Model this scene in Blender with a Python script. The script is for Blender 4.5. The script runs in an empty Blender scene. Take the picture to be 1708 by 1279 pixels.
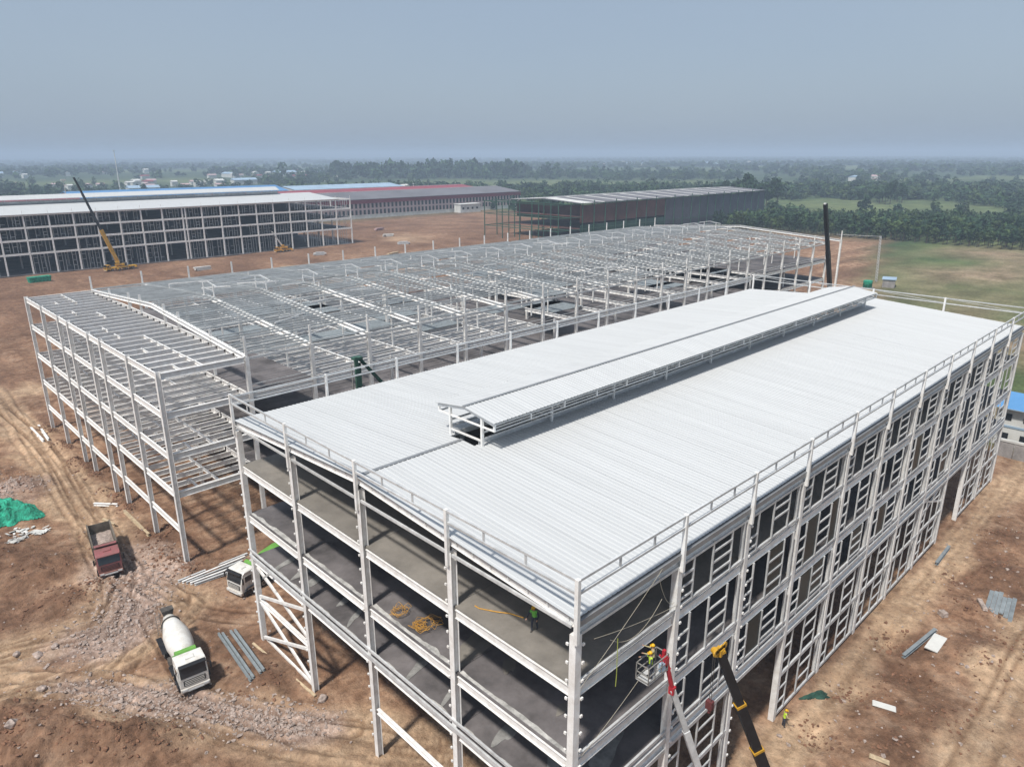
import bpy, bmesh, math, random
import numpy as np
from mathutils import Vector, Matrix
random.seed(7); rng = np.random.default_rng(7)
PI = math.pi
scene = bpy.context.scene
col = scene.collection

# ------------------------------------------------------------------ camera, world, sun, exposure
CAM = Vector((-24.1319, -20.2665, 45.7576))
YAW, PITCH, ROLL = 0.80196, 0.30881, -0.00314
cd = bpy.data.cameras.new('camera'); cam = bpy.data.objects.new('camera', cd); col.objects.link(cam)
fw = Vector((math.cos(YAW)*math.cos(PITCH), math.sin(YAW)*math.cos(PITCH), -math.sin(PITCH)))
rt = Vector((math.sin(YAW), -math.cos(YAW), 0)); up = rt.cross(fw)
r2 = math.cos(ROLL)*rt + math.sin(ROLL)*up; u2 = -math.sin(ROLL)*rt + math.cos(ROLL)*up
m = Matrix((r2, u2, -fw)).transposed().to_4x4(); m.translation = CAM
cam.matrix_world = m
cd.sensor_width = 36.0; cd.sensor_fit = 'HORIZONTAL'; cd.lens = 36.0*1197.22/1708.0
cd.clip_start = 0.5; cd.clip_end = 90000
scene.camera = cam
scene.render.resolution_x = 1024; scene.render.resolution_y = 766

SUN_EL = math.radians(60); to_sun_xy = Vector((-0.975, -0.22)).normalized()
to_sun = Vector((to_sun_xy.x*math.cos(SUN_EL), to_sun_xy.y*math.cos(SUN_EL), math.sin(SUN_EL)))
world = bpy.data.worlds.new('World'); scene.world = world; world.use_nodes = True
wn = world.node_tree; wn.nodes.clear()
wo = wn.nodes.new('ShaderNodeOutputWorld'); wb = wn.nodes.new('ShaderNodeBackground')
sky = wn.nodes.new('ShaderNodeTexSky'); sky.sky_type = 'NISHITA'; sky.sun_disc = False
sky.sun_elevation = SUN_EL; sky.sun_rotation = math.atan2(to_sun.x, to_sun.y)
sky.altitude = 50; sky.air_density = 1.0; sky.dust_density = 3.0; sky.ozone_density = 1.0
mixn = wn.nodes.new('ShaderNodeMix'); mixn.data_type = 'RGBA'; mixn.inputs[0].default_value = 0.72
mixn.inputs[7].default_value = (3.15, 3.85, 4.75, 1)          # even veil of hazy overcast over the blue sky
wt = wn.nodes.new('ShaderNodeTexCoord'); wz = wn.nodes.new('ShaderNodeTexNoise'); wz.inputs['Scale'].default_value = 2.2; wz.inputs['Detail'].default_value = 4
wmp = wn.nodes.new('ShaderNodeMapping'); wmp.inputs['Scale'].default_value = (1, 1, 2.5); wn.links.new(wt.outputs['Generated'], wmp.inputs[0]); wn.links.new(wmp.outputs[0], wz.inputs['Vector'])
wr = wn.nodes.new('ShaderNodeValToRGB'); wr.color_ramp.elements[0].position = .3; wr.color_ramp.elements[1].position = .7
wr.color_ramp.elements[0].color = (3.0, 3.72, 4.7, 1); wr.color_ramp.elements[1].color = (3.2, 3.9, 4.78, 1)
wn.links.new(wz.outputs['Fac'], wr.inputs[0]); wn.links.new(wr.outputs[0], mixn.inputs[7])
wn.links.new(sky.outputs[0], mixn.inputs[6]); wn.links.new(mixn.outputs[2], wb.inputs[0])
wb.inputs[1].default_value = 0.09
wn.links.new(wb.outputs[0], wo.inputs[0])
sl = bpy.data.lights.new('sun', 'SUN'); so = bpy.data.objects.new('sun', sl); col.objects.link(so)
sl.energy = 3.15; sl.angle = math.radians(4); sl.color = (1.0, 0.955, 0.89)
so.rotation_euler = (-to_sun).to_track_quat('-Z', 'Y').to_euler(); so.location = (-60, 10, 90)
scene.view_settings.view_transform = 'Standard'; scene.view_settings.look = 'None'
scene.view_settings.exposure = 0.48; scene.view_settings.gamma = 1.0
scene.view_settings.use_curve_mapping = False
scene.render.engine = 'CYCLES'
scene.cycles.max_bounces = 6; scene.cycles.diffuse_bounces = 3; scene.cycles.glossy_bounces = 2
scene.cycles.transmission_bounces = 3; scene.cycles.volume_bounces = 0

# ------------------------------------------------------------------ materials
def make_mat(name, color, rough=0.6, metal=0.0, var=0.15, scale=0.6, bump=0.0, bscale=4.0, c2=None, rnd=0.0, spec=0.4, obj=False, streak=None, mud=0):
    m_ = bpy.data.materials.new(name); m_.use_nodes = True
    n = m_.node_tree.nodes; l = m_.node_tree.links
    b = n['Principled BSDF']
    b.inputs['Roughness'].default_value = rough; b.inputs['Metallic'].default_value = metal
    b.inputs['Specular IOR Level'].default_value = spec
    if obj:
        tc = n.new('ShaderNodeTexCoord'); vec = tc.outputs['Object']
    else:
        g = n.new('ShaderNodeNewGeometry'); vec = g.outputs['Position']
    if streak:
        mp = n.new('ShaderNodeMapping'); mp.inputs['Scale'].default_value = streak
        l.new(vec, mp.inputs[0]); vec2 = mp.outputs[0]
    else: vec2 = vec
    nz = n.new('ShaderNodeTexNoise'); nz.inputs['Scale'].default_value = scale; nz.inputs['Detail'].default_value = 7
    nz.inputs['Roughness'].default_value = 0.65
    l.new(vec2, nz.inputs['Vector'])
    rp = n.new('ShaderNodeValToRGB'); rp.color_ramp.elements[0].position = 0.33; rp.color_ramp.elements[1].position = 0.67
    c2 = c2 or tuple(c*(1-2*var) for c in color)
    rp.color_ramp.elements[0].color = (*c2, 1); rp.color_ramp.elements[1].color = (*[min(1, c*(1+var*0.4)) for c in color], 1)
    l.new(nz.outputs['Fac'], rp.inputs[0])
    out = rp.outputs[0]
    if rnd:
        oi = n.new('ShaderNodeObjectInfo'); mr = n.new('ShaderNodeMapRange')
        mr.inputs[3].default_value = 1-rnd; mr.inputs[4].default_value = 1+rnd*0.6
        l.new(oi.outputs['Random'], mr.inputs[0])
        hs = n.new('ShaderNodeHueSaturation'); l.new(mr.outputs[0], hs.inputs['Value']); l.new(out, hs.inputs['Color']); out = hs.outputs[0]
    if mud:
        sx_ = n.new('ShaderNodeSeparateXYZ'); l.new(vec, sx_.inputs[0]); ad = n.new('ShaderNodeMath'); ad.operation = 'MULTIPLY_ADD'; ad.inputs[1].default_value = 1.6
        l.new(nz.outputs['Fac'], ad.inputs[0]); mr2 = n.new('ShaderNodeMath'); mr2.operation = 'SUBTRACT'; mr2.inputs[0].default_value = mud; l.new(sx_.outputs[2], mr2.inputs[1]); l.new(mr2.outputs[0], ad.inputs[2])
        cl_ = n.new('ShaderNodeMapRange'); cl_.inputs[1].default_value = .2; cl_.inputs[2].default_value = 1.2; cl_.inputs[4].default_value = .8; l.new(ad.outputs[0], cl_.inputs[0])
        mx_ = n.new('ShaderNodeMix'); mx_.data_type = 'RGBA'; mx_.inputs[7].default_value = (.24, .165, .11, 1); l.new(cl_.outputs[0], mx_.inputs[0]); l.new(out, mx_.inputs[6]); out = mx_.outputs[2]
    l.new(out, b.inputs['Base Color'])
    if bump:
        nb = n.new('ShaderNodeTexNoise'); nb.inputs['Scale'].default_value = bscale; nb.inputs['Detail'].default_value = 5
        l.new(vec, nb.inputs['Vector'])
        bp = n.new('ShaderNodeBump'); bp.inputs['Strength'].default_value = bump; bp.inputs['Distance'].default_value = 0.3
        l.new(nb.outputs['Fac'], bp.inputs['Height']); l.new(bp.outputs[0], b.inputs['Normal'])
    return m_
M = {}
M['steel'] = make_mat('white_painted_steel', (0.86, 0.86, 0.845), 0.5, 0, 0.07, 1.7, c2=(0.70, 0.675, 0.64), rnd=0.06)
M['galv'] = make_mat('galvanised_steel', (0.62, 0.63, 0.63), 0.5, 0.1, 0.14, 1.5, rnd=0.12)
M['purlin'] = make_mat('galvanised_purlin', (0.62, 0.64, 0.63), 0.5, 0.1, 0.16, 0.5, rnd=0.15)
M['roof'] = make_mat('roof_sheet', (0.515, 0.527, 0.53), 0.6, 0.0, 0.035, 0.9, rnd=0.018, spec=0.3, streak=(1.3, .08, 1))
M['gutter'] = make_mat('gutter_sheet', (0.30, 0.31, 0.32), 0.5, 0.3, 0.1, 0.8)
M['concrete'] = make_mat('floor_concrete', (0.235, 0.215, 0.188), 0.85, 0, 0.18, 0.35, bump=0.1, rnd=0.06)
M['concrete_damp_shaded'] = make_mat('damp_shaded_floor_concrete', (0.17, 0.155, 0.155), 0.7, 0, 0.3, 0.25, bump=0.1, rnd=0.1)  # wet patches, plus the shade of covered floors put into the colour
M['edge'] = make_mat('concrete_edge', (0.55, 0.54, 0.51), 0.8, 0, 0.25, 1.2, bump=0.3, bscale=6)
M['pale_floor'] = make_mat('pale_floor_patch', (0.33, 0.325, 0.31), 0.85, 0, 0.25, 1.0)
M['deck'] = make_mat('dull_deck_steel', (0.30, 0.335, 0.35), 0.55, 0.2, 0.15, 2, rnd=0.15)
M['pane'] = make_mat('greenish_glass', (0.02, 0.03, 0.03), 0.3, 0, 0.05, 2, spec=0.12)
M['net_green'] = make_mat('green_net', (0.03, 0.40, 0.25), 0.8, 0, 0.35, 1.6, bump=0.6, bscale=5)
M['net_dark'] = make_mat('dark_green_net', (0.03, 0.09, 0.065), 0.9, 0, 0.3, 2)
M['black'] = make_mat('black_paint', (0.018, 0.018, 0.02), 0.45, 0, 0.2, 2)
M['rubber'] = make_mat('dusty_rubber', (0.045, 0.04, 0.036), 0.85, 0, 0.3, 3, obj=True)
M['white'] = make_mat('white_vehicle_paint', (0.74, 0.74, 0.71), 0.35, 0, 0.10, 1.2, obj=True, c2=(0.58, 0.55, 0.5), mud=.55)
M['green'] = make_mat('green_vehicle_paint', (0.15, 0.36, 0.07), 0.4, 0, 0.12, 1.5, obj=True)
M['red'] = make_mat('faded_red_paint', (0.28, 0.085, 0.09), 0.5, 0, 0.2, 1.2, obj=True, c2=(0.2, 0.1, 0.09), mud=.7)
M['redp'] = make_mat('red_lift_paint', (0.48, 0.03, 0.045), 0.4, 0, 0.12, 2, obj=True)
M['yellow'] = make_mat('yellow_machine_paint', (0.62, 0.34, 0.03), 0.45, 0, 0.2, 1.5, obj=True)
M['glass'] = make_mat('dark_window_glass', (0.02, 0.024, 0.028), 0.08, 0, 0.05, 2, spec=0.6)
M['chassis'] = make_mat('dusty_chassis', (0.10, 0.09, 0.08), 0.8, 0, 0.3, 2, obj=True)
M['rim'] = make_mat('wheel_rim', (0.33, 0.32, 0.30), 0.6, 0.2, 0.2, 3, obj=True)
M['lamp'] = make_mat('headlamp', (0.7, 0.72, 0.72), 0.15, 0, 0.05, 3)
M['rust'] = make_mat('dumper_bed', (0.17, 0.145, 0.115), 0.8, 0, 0.3, 1.2, obj=True)
M['timber'] = make_mat('pale_timber', (0.55, 0.43, 0.28), 0.8, 0, 0.2, 2, rnd=0.12)
M['skin'] = make_mat('skin', (0.42, 0.25, 0.17), 0.6, 0, 0.05, 5)
M['hivis'] = make_mat('yellow_green_vest', (0.52, 0.74, 0.06), 0.7, 0, 0.1, 8)
M['hivis_green'] = make_mat('green_vest', (0.20, 0.62, 0.10), 0.7, 0, 0.1, 8)
M['cloth'] = make_mat('dark_work_clothes', (0.05, 0.055, 0.075), 0.9, 0, 0.2, 6)
M['tanc'] = make_mat('tan_jacket', (0.50, 0.44, 0.24), 0.9, 0, 0.2, 6)
M['helmet'] = make_mat('yellow_helmet', (0.75, 0.42, 0.01), 0.35, 0, 0.03, 5)
M['limehose'] = make_mat('lime_hose', (.42, .48, .10), .7)
M['hookred'] = make_mat('dull_red_hook', (.16, .045, .045), .6)
M['orange'] = make_mat('orange_hose', (0.62, 0.32, 0.05), 0.6, 0, 0.15, 4)
M['rope'] = make_mat('pale_rope', (0.48, 0.44, 0.35), 0.9, 0, 0.1, 5)
M['dgreen'] = make_mat('green_painted_frame', (0.045, 0.12, 0.085), 0.6, 0, 0.2, 0.8, rnd=0.1)
M['maroon'] = make_mat('primer_red_deck', (0.13, 0.06, 0.05), 0.8, 0, 0.3, 0.08)
M['darkwall'] = make_mat('grey_wall_sheet', (0.085, 0.088, 0.11), 0.7, 0, 0.2, 0.1)
M['shedgrey'] = make_mat('grey_shed_roof', (0.17, 0.165, 0.18), 0.7, 0, 0.12, 0.05)
M['shedred'] = make_mat('red_shed_sheet', (0.30, 0.055, 0.075), 0.7, 0, 0.15, 0.06)
M['shedwall'] = make_mat('pale_shed_wall', (0.52, 0.37, 0.37), 0.8, 0, 0.1, 0.1)
M['blueroof'] = make_mat('blue_sheet_roof', (0.10, 0.27, 0.52), 0.5, 0, 0.12, 0.08)
M['pblue'] = make_mat('pale_blue_sheet', (0.36, 0.48, 0.60), 0.5, 0, 0.1, 0.1)
M['render'] = make_mat('white_render', (0.66, 0.66, 0.63), 0.8, 0, 0.12, 0.3)
M['block'] = make_mat('grey_blockwork', (0.33, 0.31, 0.30), 0.9, 0, 0.2, 0.8, bump=0.2)
M['stone'] = make_mat('pale_stone', (0.47, 0.38, 0.33), 0.95, 0, 0.3, 3.0, bump=0.5, bscale=3)
M['clay'] = make_mat('red_clay', (0.24, 0.125, 0.075), 0.95, 0, 0.3, 0.5, bump=0.8, bscale=2.5)
M['bark'] = make_mat('bark', (0.09, 0.07, 0.05), 0.9, 0, 0.2, 2)
def leaf_mat(name, c, v):
    m_ = make_mat(name, c, 0.7, 0, v, 0.12, rnd=0.3, spec=0.2); return m_
M['leaf'] = leaf_mat('leaves', (0.055, 0.105, 0.045), 0.25)
M['leaf2'] = leaf_mat('dark_leaves', (0.035, 0.075, 0.04), 0.25)
M['leaf3'] = leaf_mat('pale_leaves', (0.085, 0.135, 0.05), 0.25)

# ------------------------------------------------------------------ helpers
class MB:
    def __init__(s): s.v = []; s.f = []
    def add(s, vs, fs):
        o = len(s.v); s.v += [tuple(p) for p in vs]; s.f += [tuple(i+o for i in f) for f in fs]; return s
    def box(s, c, d, rot=None, top=(1, 1), shift=(0, 0)):
        vs = []
        for z in (-.5, .5):
            tx, ty = top if z > 0 else (1, 1); ox, oy = shift if z > 0 else (0, 0)
            for x, y in ((-.5, -.5), (.5, -.5), (.5, .5), (-.5, .5)):
                p = Vector((x*d[0]*tx+ox, y*d[1]*ty+oy, z*d[2]))
                if rot is not None: p = rot @ p
                vs.append(p+Vector(c))
        return s.add(vs, [(3, 2, 1, 0), (4, 5, 6, 7), (0, 1, 5, 4), (1, 2, 6, 5), (2, 3, 7, 6), (3, 0, 4, 7)])
    def bar(s, p0, p1, w, h=None):
        p0 = Vector(p0); p1 = Vector(p1); h = h or w
        R, L = frame(p0, p1)
        return s.box((p0+p1)/2, (w, h, L), R)
    def cyl(s, p0, p1, r0, r1=None, n=10, cap=True):
        p0 = Vector(p0); p1 = Vector(p1); r1 = r0 if r1 is None else r1
        R, L = frame(p0, p1); vs = []
        for p, r in ((p0, r0), (p1, r1)):
            for i in range(n):
                a = 2*PI*i/n; vs.append(p+R @ Vector((math.cos(a)*r, math.sin(a)*r, 0)))
        fs = [(i, (i+1) % n, n+(i+1) % n, n+i) for i in range(n)]
        if cap: fs += [tuple(reversed(range(n))), tuple(range(n, 2*n))]
        return s.add(vs, fs)
    def lathe(s, p0, p1, prof, n=16):
        p0 = Vector(p0); p1 = Vector(p1); R, L = frame(p0, p1); vs = []; fs = []
        for t, r in prof:
            for i in range(n):
                a = 2*PI*i/n; vs.append(p0.lerp(p1, t)+R @ Vector((math.cos(a)*r, math.sin(a)*r, 0)))
        k = len(prof)
        for j in range(k-1):
            for i in range(n): fs.append((j*n+i, j*n+(i+1) % n, (j+1)*n+(i+1) % n, (j+1)*n+i))
        fs += [tuple(reversed(range(n))), tuple(range((k-1)*n, k*n))]
        return s.add(vs, fs)
    def prism(s, prof, x0, x1):                       # prof: list of (y,z), extruded along x
        n = len(prof); vs = [(x0, y, z) for y, z in prof]+[(x1, y, z) for y, z in prof]
        fs = [(i, n+i, n+(i+1) % n, (i+1) % n) for i in range(n)]+[tuple(range(n)), tuple(reversed(range(n, 2*n)))]
        return s.add(vs, fs)
    def mesh(s, name, mat):
        me = bpy.data.meshes.new(name); me.from_pydata(s.v, [], s.f); me.materials.append(mat)
        bm = bmesh.new(); bm.from_mesh(me); bmesh.ops.recalc_face_normals(bm, faces=bm.faces); bm.to_mesh(me); bm.free()
        return me
    def build(s, name, mat, parent=None, loc=None, bevel=0, smooth=False):
        me = s.mesh(name, M[mat])
        o = bpy.data.objects.new(name, me); col.objects.link(o)
        if parent: o.parent = parent
        if loc is not None: o.location = loc
        if bevel:
            b = o.modifiers.new('bevel', 'BEVEL'); b.width = bevel; b.segments = 2; b.limit_method = 'ANGLE'
        if smooth:
            for p in me.polygons: p.use_smooth = True
        return o
def frame(p0, p1):
    d = p1-p0; L = d.length; z = d/L
    ref = Vector((0, 0, 1)) if abs(z.z) < 0.95 else Vector((1, 0, 0))
    x = ref.cross(z).normalized() if abs(z.z) < 0.95 else (ref-z*ref.dot(z)).normalized()
    y = z.cross(x)
    return Matrix((x, y, z)).transposed(), L
def tag(o, label=None, cat=None, group=None, kind=None):
    if label: o['label'] = label
    if cat: o['category'] = cat
    if group: o['group'] = group
    if kind: o['kind'] = kind
    return o
def thing(name, label, cat, loc=(0, 0, 0), rz=0, group=None):
    o = bpy.data.objects.new(name, None); col.objects.link(o); o.location = loc; o.rotation_euler = (0, 0, rz)
    o.empty_display_size = 0.5
    return tag(o, label, cat, group)
def copy_tree(o, parent=None):
    c = o.copy(); col.objects.link(c); c.parent = parent
    for ch in list(o.children): copy_tree(ch, c)
    return c
# unit sections, z 0..1
def sec_mesh(kind):
    if kind == 'box': pts = [(-.5, -.5), (.5, -.5), (.5, .5), (-.5, .5)]
    elif kind == 'h':  # flanges at +-y, web along y
        t, w = 0.06, 0.16
        pts = [(-.5, -.5), (.5, -.5), (.5, -.5+t), (w/2, -.5+t), (w/2, .5-t), (.5, .5-t), (.5, .5), (-.5, .5), (-.5, .5-t), (-w/2, .5-t), (-w/2, -.5+t), (-.5, -.5+t)]
    elif kind == 'c':
        t = 0.16
        pts = [(-.5, -.5), (.5, -.5), (.5, -.5+t*.5), (-.5+t*1.6, -.5+t*.5), (-.5+t*1.6, .5-t*.5), (.5, .5-t*.5), (.5, .5), (-.5, .5)]
    n = len(pts); v = np.array([(x, y, z) for z in (0, 1) for x, y in pts], float)
    f = [(i, (i+1) % n, n+(i+1) % n, n+i) for i in range(n)]+[tuple(reversed(range(n))), tuple(range(n, 2*n))]
    return v, f
SEC = {k: sec_mesh(k) for k in ('box', 'h', 'c')}; SECM = {}
def secmesh(kind, mat):
    if (kind, mat) not in SECM:
        v, f = SEC[kind]; me = bpy.data.meshes.new(kind+'_section'); me.from_pydata(v.tolist(), [], f); me.materials.append(M[mat]); SECM[(kind, mat)] = me
    return SECM[(kind, mat)]
def barmat(p0, p1, w, h, spin=0):
    p0 = Vector(p0); p1 = Vector(p1); R, L = frame(p0, p1)
    if spin: R = R @ Matrix.Rotation(spin, 3, 'Z')
    return Matrix.Translation(p0) @ R.to_4x4() @ Matrix.Diagonal((w, h, L, 1))
def emit(parent, name, mat, bars, kind='box', cap=290):
    """bars: (p0,p1,w,h[,spin]) in world coordinates; parent carries only a translation."""
    off = parent_off(parent)
    ms = [barmat(*b) for b in bars]
    ms.sort(key=lambda q: ((q @ Vector((0, 0, .5)))-CAM).length)
    for q in ms[:cap]:
        o = bpy.data.objects.new(name, secmesh(kind, mat)); col.objects.link(o); o.parent = parent
        o.matrix_local = Matrix.Translation(-off) @ q
    if len(ms) > cap:
        v, f = SEC[kind]; V = []; F = []
        v4 = np.hstack([v, np.ones((len(v), 1))]); n = len(v)
        for i, q in enumerate(ms[cap:]):
            V.append((v4 @ np.array(q).T)[:, :3]-np.array(off)); F += [tuple(a+i*n for a in ff) for ff in f]
        me = bpy.data.meshes.new(name+'_rest'); me.from_pydata(np.vstack(V).tolist(), [], F); me.materials.append(M[mat])
        o = bpy.data.objects.new(name, me); col.objects.link(o); o.parent = parent; o['kind'] = 'stuff'
def parent_off(p):
    off = Vector((0, 0, 0))
    while p: off = off+p.location; p = p.parent
    return off

# ------------------------------------------------------------------ noise and terrain
def _h(x, y, s):
    a = (x.astype(np.int64)*374761393+y.astype(np.int64)*668265263+s*974634527) & 0xffffffff
    a = ((a ^ (a >> 13))*1274126177) & 0xffffffff
    a = (a ^ (a >> 16)) & 0xffffffff
    return a/4294967295.0
def vnoise(x, y, s=0):
    xi = np.floor(x); yi = np.floor(y); fx = x-xi; fy = y-yi
    fx = fx*fx*(3-2*fx); fy = fy*fy*(3-2*fy)
    return (_h(xi, yi, s)*(1-fx)+_h(xi+1, yi, s)*fx)*(1-fy)+(_h(xi, yi+1, s)*(1-fx)+_h(xi+1, yi+1, s)*fx)*fy
def fbm(x, y, s=0, o=4):
    t = 0; a = 0.5
    for i in range(o): t = t+a*(vnoise(x*2**i, y*2**i, s+i)-.5)*2; a *= .5
    return t
def ss(a, b, x): t = np.clip((x-a)/(b-a), 0, 1); return t*t*(3-2*t)
def dseg(x, y, pts):
    d = np.full(np.shape(x), 1e9)
    for (ax, ay), (bx, by) in zip(pts[:-1], pts[1:]):
        vx, vy = bx-ax, by-ay; t = np.clip(((x-ax)*vx+(y-ay)*vy)/(vx*vx+vy*vy), 0, 1)
        d = np.minimum(d, np.hypot(x-ax-t*vx, y-ay-t*vy))
    return d
TRACKS = [([(-3.8, 150), (-4.0, 115), (-4.5, 88), (-5.6, 72), (-6.3, 61), (-10.4, 53.5), (-17, 54.5), (-40, 60)], 3.6),
          ([(-6.0, 64), (-3.5, 52), (-9, 47.5), (-14, 46.5), (-24, 48), (-45, 55)], 3.0),
          ([(-22, 52), (-14, 45), (-6.4, 32), (-2.2, 24.5), (4, 16), (14, 6)], 3.4),
          ([(20, -2.5), (45, -2.2), (70, -2.0), (110, -3), (150, -10)], 2.0),
          ([(20, -14), (45, -13), (70, -14), (110, -16)], 2.5),
          ([(-60, 140), (20, 150), (100, 210), (190, 225), (300, 215)], 5),
          ([(-60, 300), (60, 305), (180, 305), (260, 330)], 4)]
GRAVEL = [([(-5.5, 67), (-5.2, 59), (-9, 53), (-13, 51)], 4.0), ([(-16, 47), (-12, 41), (-8, 35.5), (-5, 30), (-2, 26)], 2.2), ([(-20, 110), (-14, 100), (-10, 96)], 4)]
MOUNDS = [(-18.2, 39.5, 3.6, 2.3), (-14.6, 35.2, 2.6, 2.0), (-20.5, 45, 3.6, 1.4), (-12.5, 70, 4.0, 1.3), (-21.5, 41, 2.2, 1.2), (-16.5, 36.4, 1.8, 1.1), (-13, 62, 2.2, .9), (-16, 76, 3, 1.0), (-9.5, 98, 3, .9), (-13, 104, 3, 1.1), (-9.5, 62, 2.2, 0.5), (-15, 62, 4, -0.35),
          (-2.2, 64.5, 2.2, 0.8), (1.0, 57.5, 2.4, 0.5), (-12, 33.5, 2.5, 0.9), (-3.2, 34, 2.5, 0.45), (-24, 36, 5, 1.6),
          (47.5, -11, 4.0, 0.8), (56, -7, 2.2, 0.6), (61.8, -4.8, 2.0, -0.7), (44.5, -3.4, 2.1, -0.8), (40, -6.0, 2.2, -0.8), (34.5, -3.4, 2.2, -0.7), (27, -3.2, 1.9, -0.8), (36, -10.5, 3.2, 0.55),
          (66, -8, 2.5, 0.7), (30, -8, 2.4, 0.35), (75, -6, 2.5, 0.5), (52, -14, 3.5, 0.8)]
for yy in (60, 69.8, 80.5, 85.8, 95.7, 101, 111, 121.3):
    MOUNDS += [(-1.3, yy+1.0, 1.3, 0.75), (-0.6, yy-1.5, 1.0, 0.45), (1.6, yy+0.5, 1.2, 0.5)]
def site_mask(x, y):
    n = fbm(x/40, y/40, 31, 3)*14
    s = ss(-8, 8, 455+n-y)*ss(-8, 8, x+420+n)*ss(-8, 8, 400+n-x)*ss(-6, 6, y+n*.5-(np.where(x > 106, .35*x-12, -60)))
    return s
def gz(x, y):
    x = np.asarray(x, float); y = np.asarray(y, float)
    s = site_mask(x, y)
    near = ss(400, 120, np.hypot(x, y-60))
    h = fbm(x/17, y/17, 1, 4)*0.45*(.35+.65*s)+fbm(x/2.6, y/2.6, 5, 3)*0.20*near
    tr = np.zeros(np.shape(x))
    for pts, w in TRACKS:
        d = dseg(x, y, pts); tr = np.maximum(tr, ss(w*1.5, w*.7, d))
    h = h*(1-.65*tr)
    for pts, w in TRACKS[:3]:
        d = dseg(x+fbm(x/6, y/6, 77, 2)*.6, y, pts); h = h-.2*np.exp(-((d-0.9)/.3)**2)-.17*np.exp(-((d-2.3)/.33)**2)+0.12*np.exp(-((d-1.55)/.3)**2)
    cl = 1+.55*fbm(x/1.3, y/1.3, 9, 3)
    for mx, my, r, a in MOUNDS:
        d2 = ((x-mx)**2+(y-my)**2)/(r*r); h = h+a*np.exp(-d2*1.3)*cl
    tr_ = ss(-5.5, -8.5, x)*ss(96, 104, y)*ss(300, 240, y); wv = y+.35*x+fbm(x/14, y/14, 21, 3)*5
    h = h+tr_*(.75*(1-np.abs(((wv/9.5) % 1)*2-1)**.7)+.4*fbm(x/3.2, y/3.2, 23, 3))
    # slow rise and fall of the far country
    far = ss(700, 2500, np.hypot(x, y)); h = h+far*fbm(x/1400, y/1400, 55, 3)*9
    inside = ss(1.5, -1.5, np.maximum(np.abs(x-46.4)-46.4, np.abs(y-20)-20)); h = h*(1-.6*inside)
    return h
def gzs(x, y): return float(gz(np.array([x]), np.array([y]))[0])

TYRES = []
def smooth_path(P):
    out = []
    for i in range(len(P)-1):
        p0, p1, p2, p3 = P[max(i-1, 0)], P[i], P[i+1], P[min(i+2, len(P)-1)]
        n_ = max(2, int(math.hypot(p2[0]-p1[0], p2[1]-p1[1])/2.2))
        for k_ in range(n_):
            t = k_/n_; out.append(tuple(.5*((2*b)+(-a+c_)*t+(2*a-5*b+4*c_-d_)*t*t+(-a+3*b-3*c_+d_)*t**3) for a, b, c_, d_ in zip(p0, p1, p2, p3)))
    return out+[P[-1]]
for pts, w in TRACKS[:5]:
    for k_ in range(4 if w > 2.9 else 2): TYRES.append((smooth_path([(px+random.uniform(-.5, .5)*w, py+random.uniform(-.5, .5)*w) for px, py in pts]), random.uniform(.5, 1.1)))
TYRES.append((smooth_path([(-6.6, 74), (-6.9, 66), (-6.2, 58), (-3.2, 50), (1, 44)]), 1.0)); TYRES.append((smooth_path([(-6.9, 52), (-7.1, 46), (-7.6, 38), (-5.5, 31), (0, 24)]), 1.0))
def tyre(x, y):
    m_ = np.zeros(np.shape(x)); h = np.zeros(np.shape(x))
    for P, a in TYRES:
        d = dseg(x, y, P); g = np.exp(-((d-.95)/.2)**2); br_ = .55+.45*np.clip(vnoise(x/2.1, y/2.1, 19)*2-.3, 0, 1)
        m_ = np.maximum(m_, g*a*br_); h = h+a*br_*(-.11*g+.05*np.exp(-((d-1.33)/.14)**2)+.05*np.exp(-((d-.57)/.14)**2))
    return m_, np.clip(h, -.22, .15)
def axis(lo, hi, step, far):
    a = list(np.arange(lo, hi+1e-6, step)); s = step; x = hi
    while x < far: s *= 1.16; x += s; a.append(x)
    s = step; x = lo; b = []
    while x > -far: s *= 1.16; x -= s; b.append(x)
    return np.array(b[::-1]+a)
def refine(a, lo, hi, st): return np.concatenate([a[a < lo-.05], np.arange(lo, hi, st), a[a > hi+.05]])
gx = refine(axis(-28, 80, 0.36, 30000), -25, 3, .17); gy = refine(axis(-20, 128, 0.42, 30000), 22, 78, .21)
X, Y = np.meshgrid(gx, gy, indexing='ij'); Z = gz(X, Y)
nearm = ss(190, 130, np.hypot(X-10, Y-50))
TM = np.zeros_like(X); TH = np.zeros_like(X); sel = nearm > 0
TM[sel], TH[sel] = tyre(X[sel], Y[sel])
churn = (1-np.abs(fbm(X/1.9, Y/1.9, 131, 3)))**2; 
Z = Z+ss(120, 150, Y)*ss(320, 300, Y)*ss(240, 200, X)*(.9*np.clip(fbm(X/12, Y/5, 151, 4), 0, 1)+.25*fbm(X/3, Y/3, 153, 3))
Z = Z+nearm*(TH+.13*(churn-.6)*(1-.6*np.clip(TM, 0, 1))+.05*fbm(X/.55, Y/.55, 141, 2))*np.where((X > 1) & (X < 92) & (Y > 1) & (Y < 40), .4, 1)
def gz(x, y):                                  # from here on: height read off the sheet
    x = np.asarray(x, float); y = np.asarray(y, float)
    i = np.clip(np.searchsorted(gx, x)-1, 0, len(gx)-2); j = np.clip(np.searchsorted(gy, y)-1, 0, len(gy)-2)
    u = np.clip((x-gx[i])/(gx[i+1]-gx[i]), 0, 1); v = np.clip((y-gy[j])/(gy[j+1]-gy[j]), 0, 1)
    return (Z[i, j]*(1-u)+Z[i+1, j]*u)*(1-v)+(Z[i, j+1]*(1-u)+Z[i+1, j+1]*u)*v
nx, ny = X.shape
me = bpy.data.meshes.new('ground')
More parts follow.
